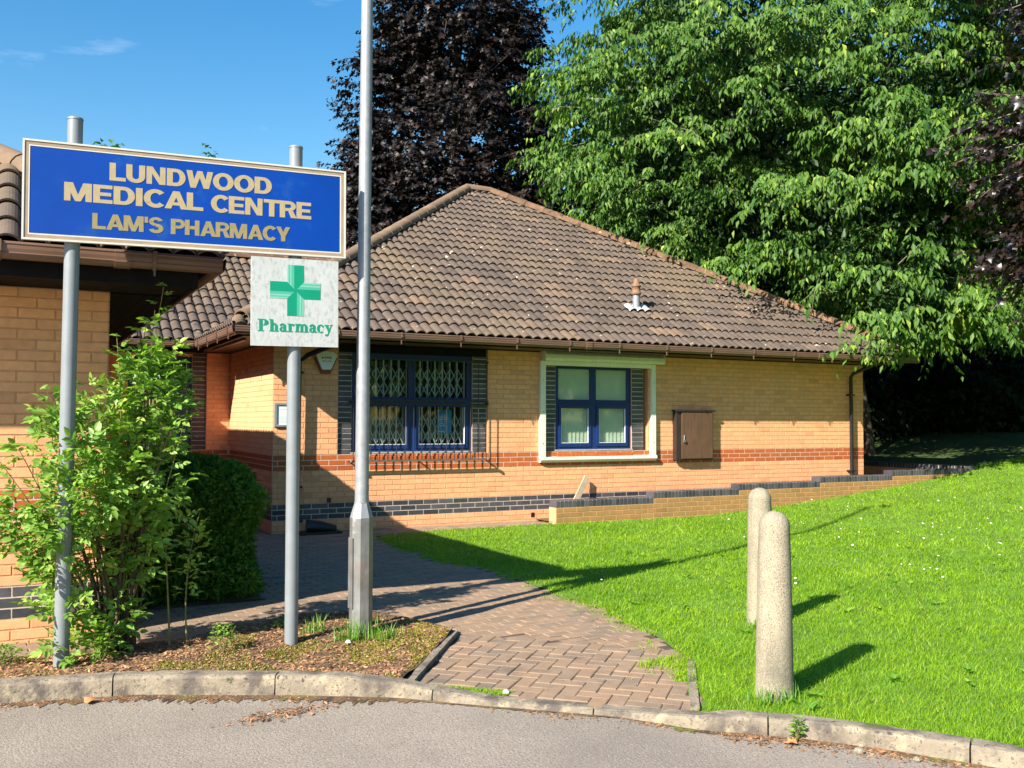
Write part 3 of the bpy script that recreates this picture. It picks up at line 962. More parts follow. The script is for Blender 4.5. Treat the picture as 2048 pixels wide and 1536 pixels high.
w1, p1 = window(4.33, 6.24, 1.10, 2.53, YW + .07, 1.86, 5.275, bld)
w2, p2 = window(7.70, 9.165, 1.10, 2.46, YW + .06, 1.86, 8.43, bld)
MB().box((4.14, YW + .02, 2.531), (6.46, YW + .14, ZS - .002)).build('lintel', M['timber'], bld)
# sloping tile sills of orange brick laid on edge
for xa, xb in ((4.34, 6.23), (7.71, 9.16)):
    n = int((xb - xa) / 0.075)
    for i in range(n):
        x = xa + (xb - xa) * i / n
        mbk = MB()
        wv = (xb - xa) / n - .01
        vs = [(x, YW - .012, 1.035), (x + wv, YW - .012, 1.035), (x + wv, YW + .05, 1.072), (x, YW + .05, 1.072)]
        vs += [(a, b, c - .05) for a, b, c in vs]
        mbk.add(vs, [(0, 1, 2, 3), (4, 5, 1, 0), (5, 6, 2, 1), (7, 4, 0, 3)])
        mbk.build('sill_brick', M['red'], bld)
# blinds behind the second window
for k, (a, b, c, d) in enumerate(p2):
    n = int((b - a) / .085)
    for i in range(n + 1):
        xx_ = a + (b - a) * (i + .5) / (n + 1)
        mw = Matrix.Translation((xx_, YW + .125, (c + d) / 2)) @ Matrix.Rotation(R(-12), 4, 'Z')
        MB().box((-.048, -.0015, -(d - c) / 2 - .04), (.048, .0015, (d - c) / 2 + .04), 0, mw).build('blind_slat', M['blind'], w2)
# folding lattice grille behind the first window
lat = thing('folding_lattice_grille', 'pale folding lattice security grille inside the glass of the caged window', 'grille', (4.4, YW + .2, 1.1))
for k, (a, b, c, d) in enumerate(p1):
    nb = 7
    yl = YW + .20
    for i in range(nb + 1):
        x = a + (b - a) * i / nb
        MB().box((x - .012, yl, c - .03), (x + .012, yl + .012, d + .03)).build('upright', M['lattice'], lat)
    mb = MB()
    hz = (d - c) * .38
    for i in range(nb):
        xa, xb = a + (b - a) * i / nb, a + (b - a) * (i + 1) / nb
        for r_ in range(2):
            za = c + .01 + hz * r_; zb = za + hz
            mb.tube([(xa, yl - .008, za), (xb, yl - .008, zb)], .0085, 4)
            mb.tube([(xa, yl - .022, zb), (xb, yl - .022, za)], .0085, 4)
    mb.build('cross_links', M['lattice'], lat)
# poster
pos = thing('window_poster', 'blue notice poster with pale lines of print inside the caged window', 'poster', (5.9, YW + .17, 1.4))
MB().box((5.71, YW + .155, 1.36), (5.95, YW + .158, 1.72)).build('sheet', M['poster'], pos)
mb = MB()
for i, (a, b) in enumerate(((.02, .05), (.02, .10), (.02, .09), (.02, .11), (.02, .13))):
    z = 1.60 - i * .032
    mb.box((5.71 + a, YW + .1535, z), (5.71 + b, YW + .1549, z + .013))
mb.box((5.73, YW + .1535, 1.385), (5.82, YW + .1549, 1.40))
mb.build('print_lines', M['inkpale'], pos)
# outside security cage
cage = thing('security_grille', 'black steel bar cage projecting in front of the larger window', 'grille', (5.3, YW, 1.0))
gy = YW - .12
GX0, GX1 = 4.28, 6.43
nb = 17
for i in range(nb):
    x = GX0 + .03 + (GX1 - GX0 - .06) * i / (nb - 1)
    mb = MB()
    mb.tube([(x, gy, 0.985), (x, gy, 2.44)], .0065, 6)
    mb.build('bar', M['black'], cage)
for z, nm, mt_ in ((0.975, 'lower_rail', M['rustrail']), (1.80, 'middle_rail', M['black']), (1.845, 'middle_rail', M['black']), (2.44, 'upper_rail', M['black'])):
    MB().box((GX0, gy - .014, z - .013), (GX1, gy + .014, z + .013)).build(nm, mt_, cage)
for x in (GX0, 5.33, GX1):
    for z in (0.975, 2.44) + ((1.82,) if x != 5.33 else ()):
        MB().tube([(x, gy, z), (x, YW, z)], .011, 6).build('wall_arm', M['black'], cage)
for x in (GX0, GX1):
    MB().lathe((x, gy - .02, .975), [(0, -.026), (.018, -.02), (.026, 0), (.018, .02), (0, .026)], 10).build('end_knob', M['rustrail'], cage)
# roller shutter
sh = thing('roller_shutter', 'cream roller shutter box and guide frame around the smaller window', 'shutter', (8.4, YW, 1.0))
prof = [(0.012, 0), (0.012, .30), (.10, .30), (.20, .20), (.21, .06), (.19, 0.0)]
mb = MB(); mb.sweep([(0.02, 2.505), (0.02, 2.66), (0.09, 2.66), (.165, 2.60), (.175, 2.545), (.16, 2.505)], (7.41, YW, 0), (9.69, YW, 0), (0, -1, 0))
mb.build('shutter_box', M['white'], sh)
MB().box((7.40, YW - .175, 2.50), (7.409, YW - .01, 2.665)).build('end_cap', M['white'], sh)
MB().box((9.691, YW - .18, 2.50), (9.70, YW - .01, 2.665)).build('end_cap', M['white'], sh)
for a, b in ((7.375, 7.47), (9.50, 9.59)):
    g = MB().box((a, YW - .065, 0.985), (b, YW - .008, 2.50)).build('guide_rail', M['white'], sh)
    for z in (1.2, 1.7, 2.2):
        MB().tube([((a + b) / 2, YW - .066, z), ((a + b) / 2, YW - .070, z)], .007, 8).build('screw', M['black'], g)
MB().box((7.471, YW - .06, 2.435), (9.499, YW - .02, 2.503)).build('shutter_curtain_edge', M['white'], sh)
mb = MB(); mb.sweep([(0.008, 0.985), (0.075, 0.985), (0.085, 0.975), (.085, .94), (.05, .90), (.008, .90)], (7.375, YW, 0), (9.60, YW, 0), (0, -1, 0))
mb.build('bottom_beam', M['white'], sh)
# meter cabinet
cb_ = thing('meter_cabinet', 'brown wall cabinet with padlocked door under the eaves of the brick wall', 'cabinet', (10.37, YW, .87))
MB().box((9.98, YW - .11, .90), (10.76, YW - .006, 1.72)).build('housing', M['cabdark'], cb_)
MB().box((9.96, YW - .145, 1.722), (10.79, YW - .006, 1.752)).build('top_lip', M['cabdark'], cb_)
dr = MB().box((10.08, YW - .132, .925), (10.735, YW - .113, 1.705)).build('cabinet_door', M['cabinet'], cb_)
MB().tube([(10.12, YW - .142, 1.24), (10.12, YW - .142, 1.32)], .010, 8).build('padlock_hasp', M['steel'], dr)
MB().box((10.10, YW - .16, 1.20), (10.14, YW - .135, 1.245)).build('padlock', M['rustrail'], dr)
for z in (1.05, 1.6): MB().box((10.737, YW - .13, z), (10.752, YW - .111, z + .07)).build('hinge', M['cabdark'], cb_)
for x in (10.02, 10.14): MB().tube([(x, YW - .05, .90), (x, YW - .05, .865)], .018, 8).build('cable_gland', M['rustrail'], cb_)
# alarm bell box
al = thing('alarm_box', 'white tapered alarm bell box with reddish base near the building corner', 'alarm box', (3.93, YW, 2.4))
def hexp(c, s, zt=0):
    return [(c[0] + x * s, c[1] + y * s + zt) for x, y in ((-.085, .125), (.085, .125), (.150, .082), (.142, .045), (.062, -.13), (-.062, -.13), (-.142, .045), (-.150, .082))]
F4 = frame_m((0, 0, 0), (1, 0, 0), (0, -1, 0))
Fz = Matrix(((1, 0, 0, 0), (0, 0, -1, YW - .004), (0, 1, 0, 0), (0, 0, 0, 1)))
MB().prism(hexp((3.925, 2.37), 1.08, -.02), Fz, .035).build('back_plate', M['alarmred'], al)
Fz2 = Matrix(((1, 0, 0, 0), (0, 0, -1, YW - .04), (0, 1, 0, 0), (0, 0, 0, 1)))
MB().prism(hexp((3.925, 2.395), 1.0), Fz2, .045).build('cover', M['white2'], al)
mb = MB()
for i in range(4): mb.box((3.895 + i * .026, YW - .0865, 2.418), (3.913 + i * .026, YW - .0855, 2.446))
mb.add([(3.845, YW - .0865, 2.418), (3.885, YW - .0865, 2.418), (3.868, YW - .0865, 2.452)], [(0, 1, 2)])
for i in range(11):
    if i != 5: mb.box((3.862 + i * .012, YW - .0865, 2.376), (3.870 + i * .012, YW - .0855, 2.39))
mb.build('printed_marks', M['ink'], al)
MB().tube([(3.68, YW - .015, 2.43), (3.70, YW - .05, 2.43)], .016, 8).build('cable_entry', M['white2'], al)
# framed notice
nb_ = thing('notice_frame', 'small grey framed paper notice on the brick wall behind the pharmacy pole', 'notice', (3.35, YW, 1.6))
mb = MB()
for bx in (((3.215, 1.465), (3.245, 1.79)), ((3.455, 1.465), (3.485, 1.79)), ((3.245, 1.765), (3.455, 1.79)), ((3.245, 1.465), (3.455, 1.49))):
    mb.box((bx[0][0], YW - .035, bx[0][1]), (bx[1][0], YW - .006, bx[1][1]))
mb.build('frame', M['steel'], nb_)
MB().box((3.245, YW - .02, 1.49), (3.455, YW - .012, 1.765)).build('paper', M['white2'], nb_)
mb = MB()
for i in range(5):
    mb.box((3.28, YW - .0215, 1.60 - i * .02), (3.42 - (i % 2) * .03, YW - .0205, 1.607 - i * .02))
mb.box((3.29, YW - .0215, 1.70), (3.41, YW - .0205, 1.708))
mb.build('print_lines', M['inkpale'], nb_)

# roofs of the main building
RO = bld
deck = MB()
def hipdeck(mb, xa, xb, ya, yb, z, k=.613):
    h = min(xb - xa, yb - ya) / 2
    zt = z + h * k
    if xb - xa >= yb - ya: r1, r2 = (xa + h, ya + h), (xb - h, ya + h)
    else: r1, r2 = (xa + h, ya + h), (xa + h, yb - h)
    vs = [(xa, ya, z), (xb, ya, z), (xb, yb, z), (xa, yb, z), (r1[0], r1[1], zt), (r2[0], r2[1], zt)]
    fs = [(0, 1, 5, 4), (1, 2, 5), (2, 3, 4, 5), (3, 0, 4)] if xb - xa >= yb - ya else [(0, 1, 4), (1, 2, 5, 4), (2, 3, 5), (3, 0, 4, 5)]
    mb.add(vs, fs)
EX0, EX1, EY0, EY1, EZ = 2.55, 15.2, 12.52, 24.62, 2.76
hipdeck(deck, EX0 + .06, EX1 - .06, EY0 + .06, EY1 - .06, EZ - .015)
roof = deck.build('roof', M['felt'], bld)
rr = 24
tl = slope_tiles((EX0 - .02, EY0 - .02, EZ - .015), (1, 0, 0), (0, 1, 0), rr, 42, [((EX0, EY0, 0), (1, -1, 0)), ((EX1, EY0, 0), (-1, -1, 0))])
pieces(roof, 'roof_tile', tl, 'roof_tile_mass', 300)
tl = slope_tiles((EX0 - .02, EY1, EZ - .015), (0, -1, 0), (1, 0, 0), rr, 40, [((EX0, EY0, 0), (-1, 1, 0)), ((EX0, 15.4, 0), (1, -1, 0))])
join_items(roof, 'side_tile_mass', tl)
tl = slope_tiles((EX1 + .02, EY0, EZ - .015), (0, 1, 0), (-1, 0, 0), rr, 40, [((EX1, EY0, 0), (1, 1, 0)), ((EX1, EY1, 0), (1, -1, 0))])
join_items(roof, 'side_tile_mass', tl)
HH = (EY1 - EY0) / 2
AZ = EZ + HH * .613
apL, apR = (EX0 + HH, EY0 + HH, AZ + .055), (EX1 - HH, EY0 + HH, AZ + .055)
ridge_line(roof, (EX0 + .1, EY0 + .1, EZ + .12), apL, M['ridge'])
ridge_line(roof, (EX1 - .1, EY0 + .1, EZ + .12), apR, M['ridge2'])
ridge_line(roof, apL, apR, M['ridge'])
# entrance wing roof
dk2 = MB()
ex0, ex1, ey, er = 1.28, 2.55, 15.4, 18.4
ez = EZ + (er - ey) * .613
dk2.add([(-6, ey + .06, EZ - .015), (6.0, ey + .06, EZ - .015), (6.0, er, ez - .05), (-6, er, ez - .05), (6.0, er + 3, EZ - .05), (-6, er + 3, EZ - .05)], [(0, 1, 2, 3), (3, 2, 4, 5)])
eroof = dk2.build('entrance_roof', M['felt'], bld)
tl = slope_tiles((ex0 - 12 * .31, ey - .02, EZ - .015), (1, 0, 0), (0, 1, 0), 11, 26, [((ex0, ey, 0), (1, 1, 0)), ((ex1, ey, 0), (-1, 1, 0))])
pieces(eroof, 'roof_tile', tl, 'roof_tile_mass', 300)
ridge_line(eroof, (-2.2, er, ez + .04), (5.5, er, ez + .04), M['ridge2'])
# fascia and soffits
mb = MB()
FY = EY0 + .12
mb.box((EX0 + .12, FY, 2.65), (EX1 - .12, FY + .025, 2.80))
mb.box((EX0 + .12, FY + .026, 2.65), (EX0 + .145, ey + .1, 2.80))
mb.box((ex0, ey + .12, 2.60), (EX0 + .118, ey + .145, 2.80))
mb.box((EX1 - .145, FY + .026, 2.65), (EX1 - .12, EY1 - .1, 2.80))
mb.build('fascia', M['timber'], bld)
mb = MB()
mb.box((EX0 + .15, FY + .03, 2.652), (X1 + .55, YW - .002, 2.667))
mb.box((EX0 + .15, YW, 2.652), (X0 - .002, 16.09, 2.667))
mb.box((0.63, ey + .148, 2.612), (EX0 + .148, 16.09, 2.63))
mb.box((X1 + .16, YW, 2.652), (X1 + .55, 24.1, 2.667))
mb.build('soffit', M['soffit'], bld)
mb = MB().box((EX0 + .20, 13.0, 2.62), (EX0 + .235, 15.3, 2.648)).build('soffit_trim', M['gutter'], bld)
gutter(bld, (EX0 - .02, EY0 - .05), (EX1 + .02, EY0 - .05), (0, -1, 0), 14, EZ - .035, 0.45, (0.42, 0.80))
gutter(bld, (EX0 - .05, ey - .04), (EX0 - .05, EY0 + .0), (-1, 0, 0), 4, EZ - .035, 0.3)
gutter(bld, (0.9, ey - .05), (EX0 - .06, ey - .05), (0, -1, 0), 3, EZ - .035, 0.3)
# comb eaves filler along the side gutter
cf = MB()
for i in range(46):
    y = EY0 + .15 + i * .06
    cf.box((EX0 - .035, y, EZ + .005), (EX0 - .030, y + .03, EZ + .055))
cf.build('eaves_comb', M['blackpipe'], roof)
# hip end cap showing at the corner
mb = MB(); mb.lathe((EX0 + .04, EY0 + .04, EZ + .05), [(0, -.03), (.09, -.03), (.085, .05), (.04, .10), (0, .11)], 10)
mb.build('hip_end', M['ridge'], roof)
# vent pipe
vx, vy = 9.54, 13.63
vz = EZ + (vy - EY0) * .613 + .03
mb = MB().lathe((vx, vy, vz), [(.062, -.05), (.062, .26)], 14)
vp = mb.build('vent_pipe', M['steel'], roof)
vp['label'] = 'grey flue pipe with terracotta cowl'
MB().lathe((vx, vy, vz), [(0.03, .262), (.082, .262), (.085, .30), (.072, .31), (.072, .40), (.084, .405), (.084, .43), (.06, .435), (.055, .50), (.02, .55), (0, .56)], 14).build('cowl', M['terra'], vp)
n_ = Vector((0, -math.sin(PT), math.cos(PT)))
for k in range(3):
    mb = MB(); c = Vector((vx - .13 + k * .155, vy - .10, vz - .05 + .0))
    yv = Vector((0, math.cos(PT), math.sin(PT)))
    vs = []
    for q in (0, 1):
        for i in range(7):
            t = math.pi * i / 6
            vs.append(c + yv * (q * .22) + Vector((1, 0, 0)) * (-math.cos(t) * .074) + n_ * (math.sin(t) * .055 + .012))
    mb.add(vs, [(i, i + 1, 7 + i + 1, 7 + i) for i in range(6)], True)
    mb.build('flashing', M['lead'], vp)

# downpipes
dp = MB()
dp.tube([(14.1, 12.57, 2.66), (14.1, 12.60, 2.60), (14.1, 13.06, 2.47), (14.1, 13.12, 2.40), (14.1, 13.12, 0.5), (14.1, 13.12, 0.1)], .034, 10)
d1 = dp.build('downpipe', M['blackpipe'], bld)
for z in (2.05, .62): MB().box((14.045, YW - .125, z), (14.155, YW - .004, z + .03)).build('pipe_clip', M['blackpipe'], d1)
MB().box((13.98, YW - .22, .50), (14.2, YW - .07, .515)).build('leaf_guard', M['rustrail'], d1)
dp = MB()
dp.tube([(3.95, 12.57, 2.66), (3.92, 12.62, 2.60), (3.62, 13.0, 2.45), (3.53, 13.10, 2.36), (3.53, 13.11, 0.28), (3.56, 13.05, .16)], .036, 10)
d2 = dp.build('downpipe', M['blackpipe'], bld)
for z in (2.2, .62): MB().box((3.47, YW - .125, z), (3.59, YW - .004, z + .03)).build('pipe_clip', M['blackpipe'], d2)
# door and light
dz = 16.22
dm = MB()
dm.box((1.64, dz, 0), (1.71, dz + .08, 2.58)); dm.box((2.53, dz, 0), (2.598, dz + .08, 2.58)); dm.box((1.71, dz, 2.50), (2.53, dz + .08, 2.58)); dm.box((1.71, dz, 2.02), (2.53, dz + .08, 2.12))
door = dm.build('door', M['navy'], bld)
dl = MB(); y = dz + .01
dl.box((1.715, y, .02), (1.83, y + .05, 2.015)); dl.box((2.40, y, .02), (2.525, y + .05, 2.015)); dl.box((1.83, y, 1.88), (2.40, y + .05, 2.015)); dl.box((1.83, y, .02), (2.40, y + .05, .30))
dl.build('door_leaf', M['navy'], door)
MB().box((1.83, y + .02, .30), (2.40, y + .026, 1.88)).build('pane', M['glass'], door)
MB().box((1.71, y + .02, 2.12), (2.53, y + .026, 2.50)).build('pane', M['glass'], door)
for i in range(11):
    mw = Matrix.Translation((1.85 + i * .055, dz + .18, 1.1)) @ Matrix.Rotation(R(35), 4, 'Z')
    MB().box((-.03, -.001, -.8), (.03, .001, .8), 0, mw).build('blind_slat', M['blind'], door)
MB().tube([(1.79, dz - .05, .9), (1.79, dz - .05, 1.2)], .012, 8).build('handle', M['steel'], door)
MB().box((1.60, 16.0, 0.001), (2.62, 16.3, .03)).build('threshold', M['kerb'], bld)
lf = thing('porch_light', 'slim brown porch light under the fascia above the entrance door', 'light fitting', (2.1, 15.95, 2.55))
MB().box((1.95, 15.90, 2.545), (2.34, 16.0, 2.60)).build('housing', M['gutter'], lf)
MB().box((1.97, 15.905, 2.515), (2.32, 15.995, 2.5445)).build('lens', M['lampglass'], lf)
bn = thing('waste_bin', 'small dark blue post bin against the brick strip by the entrance door', 'bin', (2.76, 15.95, 0))
MB().box((2.69, 15.9, 0), (2.83, 16.04, .95)).build('body', M['navy'], bn)
MB().box((2.67, 15.88, .952), (2.85, 16.06, 1.0)).build('lid', M['navy'], bn)
# rubber gully cover at the foot of the wall
gl = thing('drain_cover', 'black rubbery gully cover lying at the foot of the wall downpipe', 'drain cover', (3.75, 12.95, 0))
mb = MB()
mb.tube([(3.62, 12.98, .10), (3.80, 12.95, .09), (4.02, 12.94, .05)], [.10, .09, .06], 10)
mb.build('hood', M['blackpipe'], gl)
MB().box((3.5, 12.82, .0), (4.08, 13.1, .035)).build('base', M['blackpipe'], gl)
# plank leaning on the wall
pk = MB()
mw = Matrix.Translation((7.85, 12.97, 0.18)) @ Matrix.Rotation(R(38), 4, 'Y') @ Matrix.Rotation(R(-14), 4, 'X')
pk.box((-.05, -.012, 0), (.05, .012, .62), 0, mw)
tag(pk.build('plank', M['wood']), 'short weathered plank leaning between the garden wall and the clinic wall', 'plank')

# ================================================================== retaining wall
rw = thing('retaining_wall', 'low stepped buff brick garden wall capped with blue bricks along the lawn', 'garden wall', (7.34, 12.6, 0))
st2 = {}
RY = 12.6
segs = [(7.345, 9.147, .345), (9.147, 10.907, .425), (10.907, 12.757, .500), (12.757, 14.587, .575), (14.587, 16.70, .650)]
cap = []
def cap_brick(x, y, z, dx, dy, dz_):
    mw = Matrix.Translation((x, y, z)) @ Matrix.Diagonal((dx, dy, dz_, 1))
    cap.append((UC, mw))
def unit_cap():
    b = MB(); c = .45
    vs = [(-.5, -.5, -.5), (.5, -.5, -.5), (.5, .5, -.5), (-.5, .5, -.5), (-.5, -.5, .42), (.5, -.5, .42), (.5, .5, .42), (-.5, .5, .42), (-c, -c, .5), (c, -c, .5), (c, c, .5), (-c, c, .5)]
    b.add(vs, [(0, 1, 5, 4), (1, 2, 6, 5), (2, 3, 7, 6), (3, 0, 4, 7), (4, 5, 9, 8), (5, 6, 10, 9), (6, 7, 11, 10), (7, 4, 8, 11), (8, 9, 10, 11)])
    return b.mesh('cap_unit', M['blue'])
UC = unit_cap()
bk = MB(); cmj = MB()
for i, (a, b, zt) in enumerate(segs):
    zb = zt - .105
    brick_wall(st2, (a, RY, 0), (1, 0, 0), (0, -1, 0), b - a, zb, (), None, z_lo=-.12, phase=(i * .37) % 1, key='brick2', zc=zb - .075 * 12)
    bk.box((a, RY, -.3), (b, RY + .21, zb))
    cmj.box((a + .02, RY + .003, zb), (b - .02, RY + .20, zt - .008))
    n = int(round((b - a + .10) / .075))
    for k in range(n):
        cap_brick(a + (b - a) * (k + .5) / n, RY + .105, zt - .05, (b - a) / n - .013, .216, .098)
# end face and return wall
brick_wall(st2, (7.345, RY + .21, 0), (0, -1, 0), (-1, 0, 0), .21, .24, (), None, z_lo=-.12, key='brick', zc=.24 - .9)
zr = .69
brick_wall(st2, (16.70, 17.5, 0), (0, -1, 0), (-1, 0, 0), 4.9, zr - .105, (), None, z_lo=-.1, key='brick', zc=zr - .105 - .9)
brick_wall(st2, (16.70, RY - .002, 0), (1, 0, 0), (0, -1, 0), .22, zr - .105, (), None, z_lo=.2, key='brick2', zc=zr - .105 - .9)
bk.box((16.70, RY, -.3), (16.91, 17.5, zr - .105)); cmj.box((16.703, RY + .01, zr - .105), (16.90, 17.49, zr - .008))
n = 65
for k in range(n): cap_brick(16.805, RY + .037 + k * .075, zr - .05, .216, .062, .098)
bk.build('wall', M['mortar'], rw); cmj.build('coping_joints', M['mortar2'], rw)
lay(st2, rw, 300)
pieces(rw, 'coping_brick', cap, 'coping_mass', 300)

# ================================================================== near wing on the left
nw = thing('clinic_near_wing', 'nearer buff brick clinic wing with deep dark eaves behind the rose bush', 'building', (-2, 7.57, 0))
st3 = {}
NY, NX = 7.57, 0.63
def band2(zm, u):
    if 0.845 < zm < 1.07: return 'red'
    if 0.17 < zm < 0.395: return 'blue'
    return 'brick'
brick_wall(st3, (-6, NY, 0), (1, 0, 0), (0, -1, 0), 6 + NX, 2.49, (), band2, z_lo=-.05, phase=.35)
brick_wall(st3, (NX, NY, 0), (0, 1, 0), (1, 0, 0), 8.5, 2.49, (), band2, z_lo=-.05, phase=.5)
mb = MB()
backing(mb, (-6, NY, 0), (1, 0, 0), (0, -1, 0), 6 + NX, 2.49, -.3, (), .15)
backing(mb, (NX, NY + .151, 0), (0, 1, 0), (1, 0, 0), 8.35, 2.49, -.3, (), .15)
mb.build('wall', M['mortar'], nw)
mb = MB()
for za, zb in ((0.845, 1.07), (0.17, 0.395)):
    mb.box((-6, NY - .0008, za), (NX, NY + .001, zb)); mb.box((NX - .001, NY, za), (NX + .0008, 16, zb))
mb.build('pointing', M['mortar2'], nw)
lay(st3, nw, 300)
nx1, ny0, nz_ = 1.28, 6.90, 2.68
H2 = 5.0
mb = MB()
zt = nz_ + H2 * .613
mb.add([(-12, ny0 + .06, nz_ - .015), (nx1 - .06, ny0 + .06, nz_ - .015), (nx1 - .06, ny0 + 2 * H2, nz_ - .015), (-12, ny0 + 2 * H2, nz_ - .015), (-12, ny0 + H2, zt - .05), (nx1 - H2, ny0 + H2, zt - .05)], [(0, 1, 5, 4), (1, 2, 5), (2, 3, 4, 5)])
nroof = mb.build('roof', M['felt'], nw)
tl = slope_tiles((nx1 - 0.31 * 30, ny0 - .02, nz_ - .015), (1, 0, 0), (0, 1, 0), 19, 31, [((nx1, ny0, 0), (-1, -1, 0))])
pieces(nroof, 'roof_tile', tl, 'roof_tile_mass', 300)
tl = slope_tiles((nx1 + .02, ny0, nz_ - .015), (0, 1, 0), (-1, 0, 0), 19, 33, [((nx1, ny0, 0), (1, 1, 0)), ((nx1, ey, 0), (-1, -1, 0))])
join_items(nroof, 'side_tile_mass', tl)
ridge_line(nroof, (nx1 - .1, ny0 + .1, nz_ + .09), (nx1 - H2, ny0 + H2, zt + .015), M['ridge'])
mb = MB()
mb.box((-12, ny0 + .12, 2.49), (nx1 - .12, ny0 + .145, 2.73)); mb.box((nx1 - .145, ny0 + .146, 2.49), (nx1 - .12, ey + .0, 2.73))
mb.build('fascia', M['timber'], nw)
for i in range(6):
    y = ny0 + .15 + i * .085
    MB().box((-6, y, 2.495), (nx1 - .15, y + .08, 2.508)).build('soffit_board', M['timber'], nw)
for i in range(6):
    x = NX + .02 + i * .08
    MB().box((x, NY + .12, 2.494), (x + .075, ey, 2.507)).build('soffit_board', M['timber'], nw)
gutter(nw, (-8, ny0 - .05), (nx1 + .02, ny0 - .05), (0, -1, 0), 10, nz_ - .035, .45, (.93,))
gutter(nw, (nx1 + .05, ny0), (nx1 + .05, ey - .04), (1, 0, 0), 9, nz_ - .035, .4)
cf = MB()
for i in range(120):
    y = ny0 + .1 + i * .07
    cf.box((nx1 + .020, y, nz_ + .0), (nx1 + .026, y + .032, nz_ + .075))
cf.build('eaves_comb', M['blackpipe'], nroof)

# ================================================================== lettering
def rc(a, b, c, d): return [(a, b), (c, b), (c, d), (a, d)]
def bandp(cx, cy, rx, ry, ix, iy, a0, a1, n=18):
    out = []
    A_ = [R(a0 + (a1 - a0) * i / n) for i in range(n + 1)]
    for i in range(n):
        a, b = A_[i], A_[i + 1]
        out.append([(cx + rx * math.cos(a), cy + ry * math.sin(a)), (cx + rx * math.cos(b), cy + ry * math.sin(b)), (cx + ix * math.cos(b), cy + iy * math.sin(b)), (cx + ix * math.cos(a), cy + iy * math.sin(a))])
    return out
def circ(cx, cy, r_, n=10): return [(cx + r_ * math.cos(2 * math.pi * i / n), cy + r_ * math.sin(2 * math.pi * i / n)) for i in range(n)]
GS = {
 'L': ([rc(0, 0, .24, 1), rc(.24, 0, .63, .2)], .68),
 'U': ([rc(0, .36, .24, 1), rc(.5, .36, .74, 1)] + bandp(.37, .36, .37, .38, .13, .17, 180, 360), .83),
 'N': ([rc(0, 0, .22, 1), rc(.54, 0, .76, 1), [(.02, 1), (.24, 1), (.74, 0), (.52, 0)]], .85),
 'D': ([rc(0, 0, .24, 1), rc(.24, 0, .37, .2), rc(.24, .8, .37, 1)] + bandp(.37, .5, .39, .5, .15, .3, -90, 90), .83),
 'W': ([[(0, 1), (.24, 1), (.39, 0), (.17, 0)], [(.19, 0), (.39, 0), (.66, 1), (.45, 1)], [(.45, 1), (.66, 1), (.93, 0), (.72, 0)], [(.72, 0), (.94, 0), (1.11, 1), (.87, 1)]], 1.14),
 'O': (bandp(.44, .5, .44, .52, .19, .31, 0, 360, 28), .93),
 'M': ([rc(0, 0, .22, 1), rc(.73, 0, .95, 1), [(.03, 1), (.3, 1), (.57, 0), (.38, 0)], [(.65, 1), (.92, 1), (.57, 0), (.38, 0)]], 1.03),
 'E': ([rc(0, 0, .24, 1), rc(.24, 0, .68, .2), rc(.24, .4, .63, .59), rc(.24, .8, .67, 1)], .75),
 'I': ([rc(0, 0, .24, 1)], .32),
 'C': (bandp(.43, .5, .43, .52, .19, .31, 42, 318, 24), .80),
 'A': ([[(0, 0), (.24, 0), (.53, 1), (.31, 1)], [(.61, 0), (.86, 0), (.55, 1), (.33, 1)], rc(.2, .2, .66, .37)], .86),
 'T': ([rc(0, .8, .72, 1), rc(.24, 0, .48, .8)], .76),
 'R': ([rc(0, 0, .24, 1), rc(.24, .8, .42, 1), rc(.24, .4, .42, .58), [(.38, .42), (.6, .42), (.77, 0), (.51, 0)]] + bandp(.41, .7, .32, .3, .11, .115, -90, 90), .80),
 'P': ([rc(0, 0, .24, 1), rc(.24, .8, .42, 1), rc(.24, .38, .42, .57)] + bandp(.41, .69, .33, .31, .11, .12, -90, 90), .77),
 'H': ([rc(0, 0, .24, 1), rc(.52, 0, .76, 1), rc(.24, .4, .52, .61)], .84),
 'S': (bandp(.37, .73, .34, .29, .12, .11, 15, 265) + bandp(.38, .29, .36, .31, .13, .11, -165, 95), .79),
 'Y': ([[(0, 1), (.26, 1), (.5, .36), (.28, .36)], [(.54, 1), (.8, 1), (.53, .36), (.3, .36)], rc(.28, 0, .52, .4)], .80),
 "'": ([rc(0, .62, .17, 1)], .22), ' ': ([], .30)}
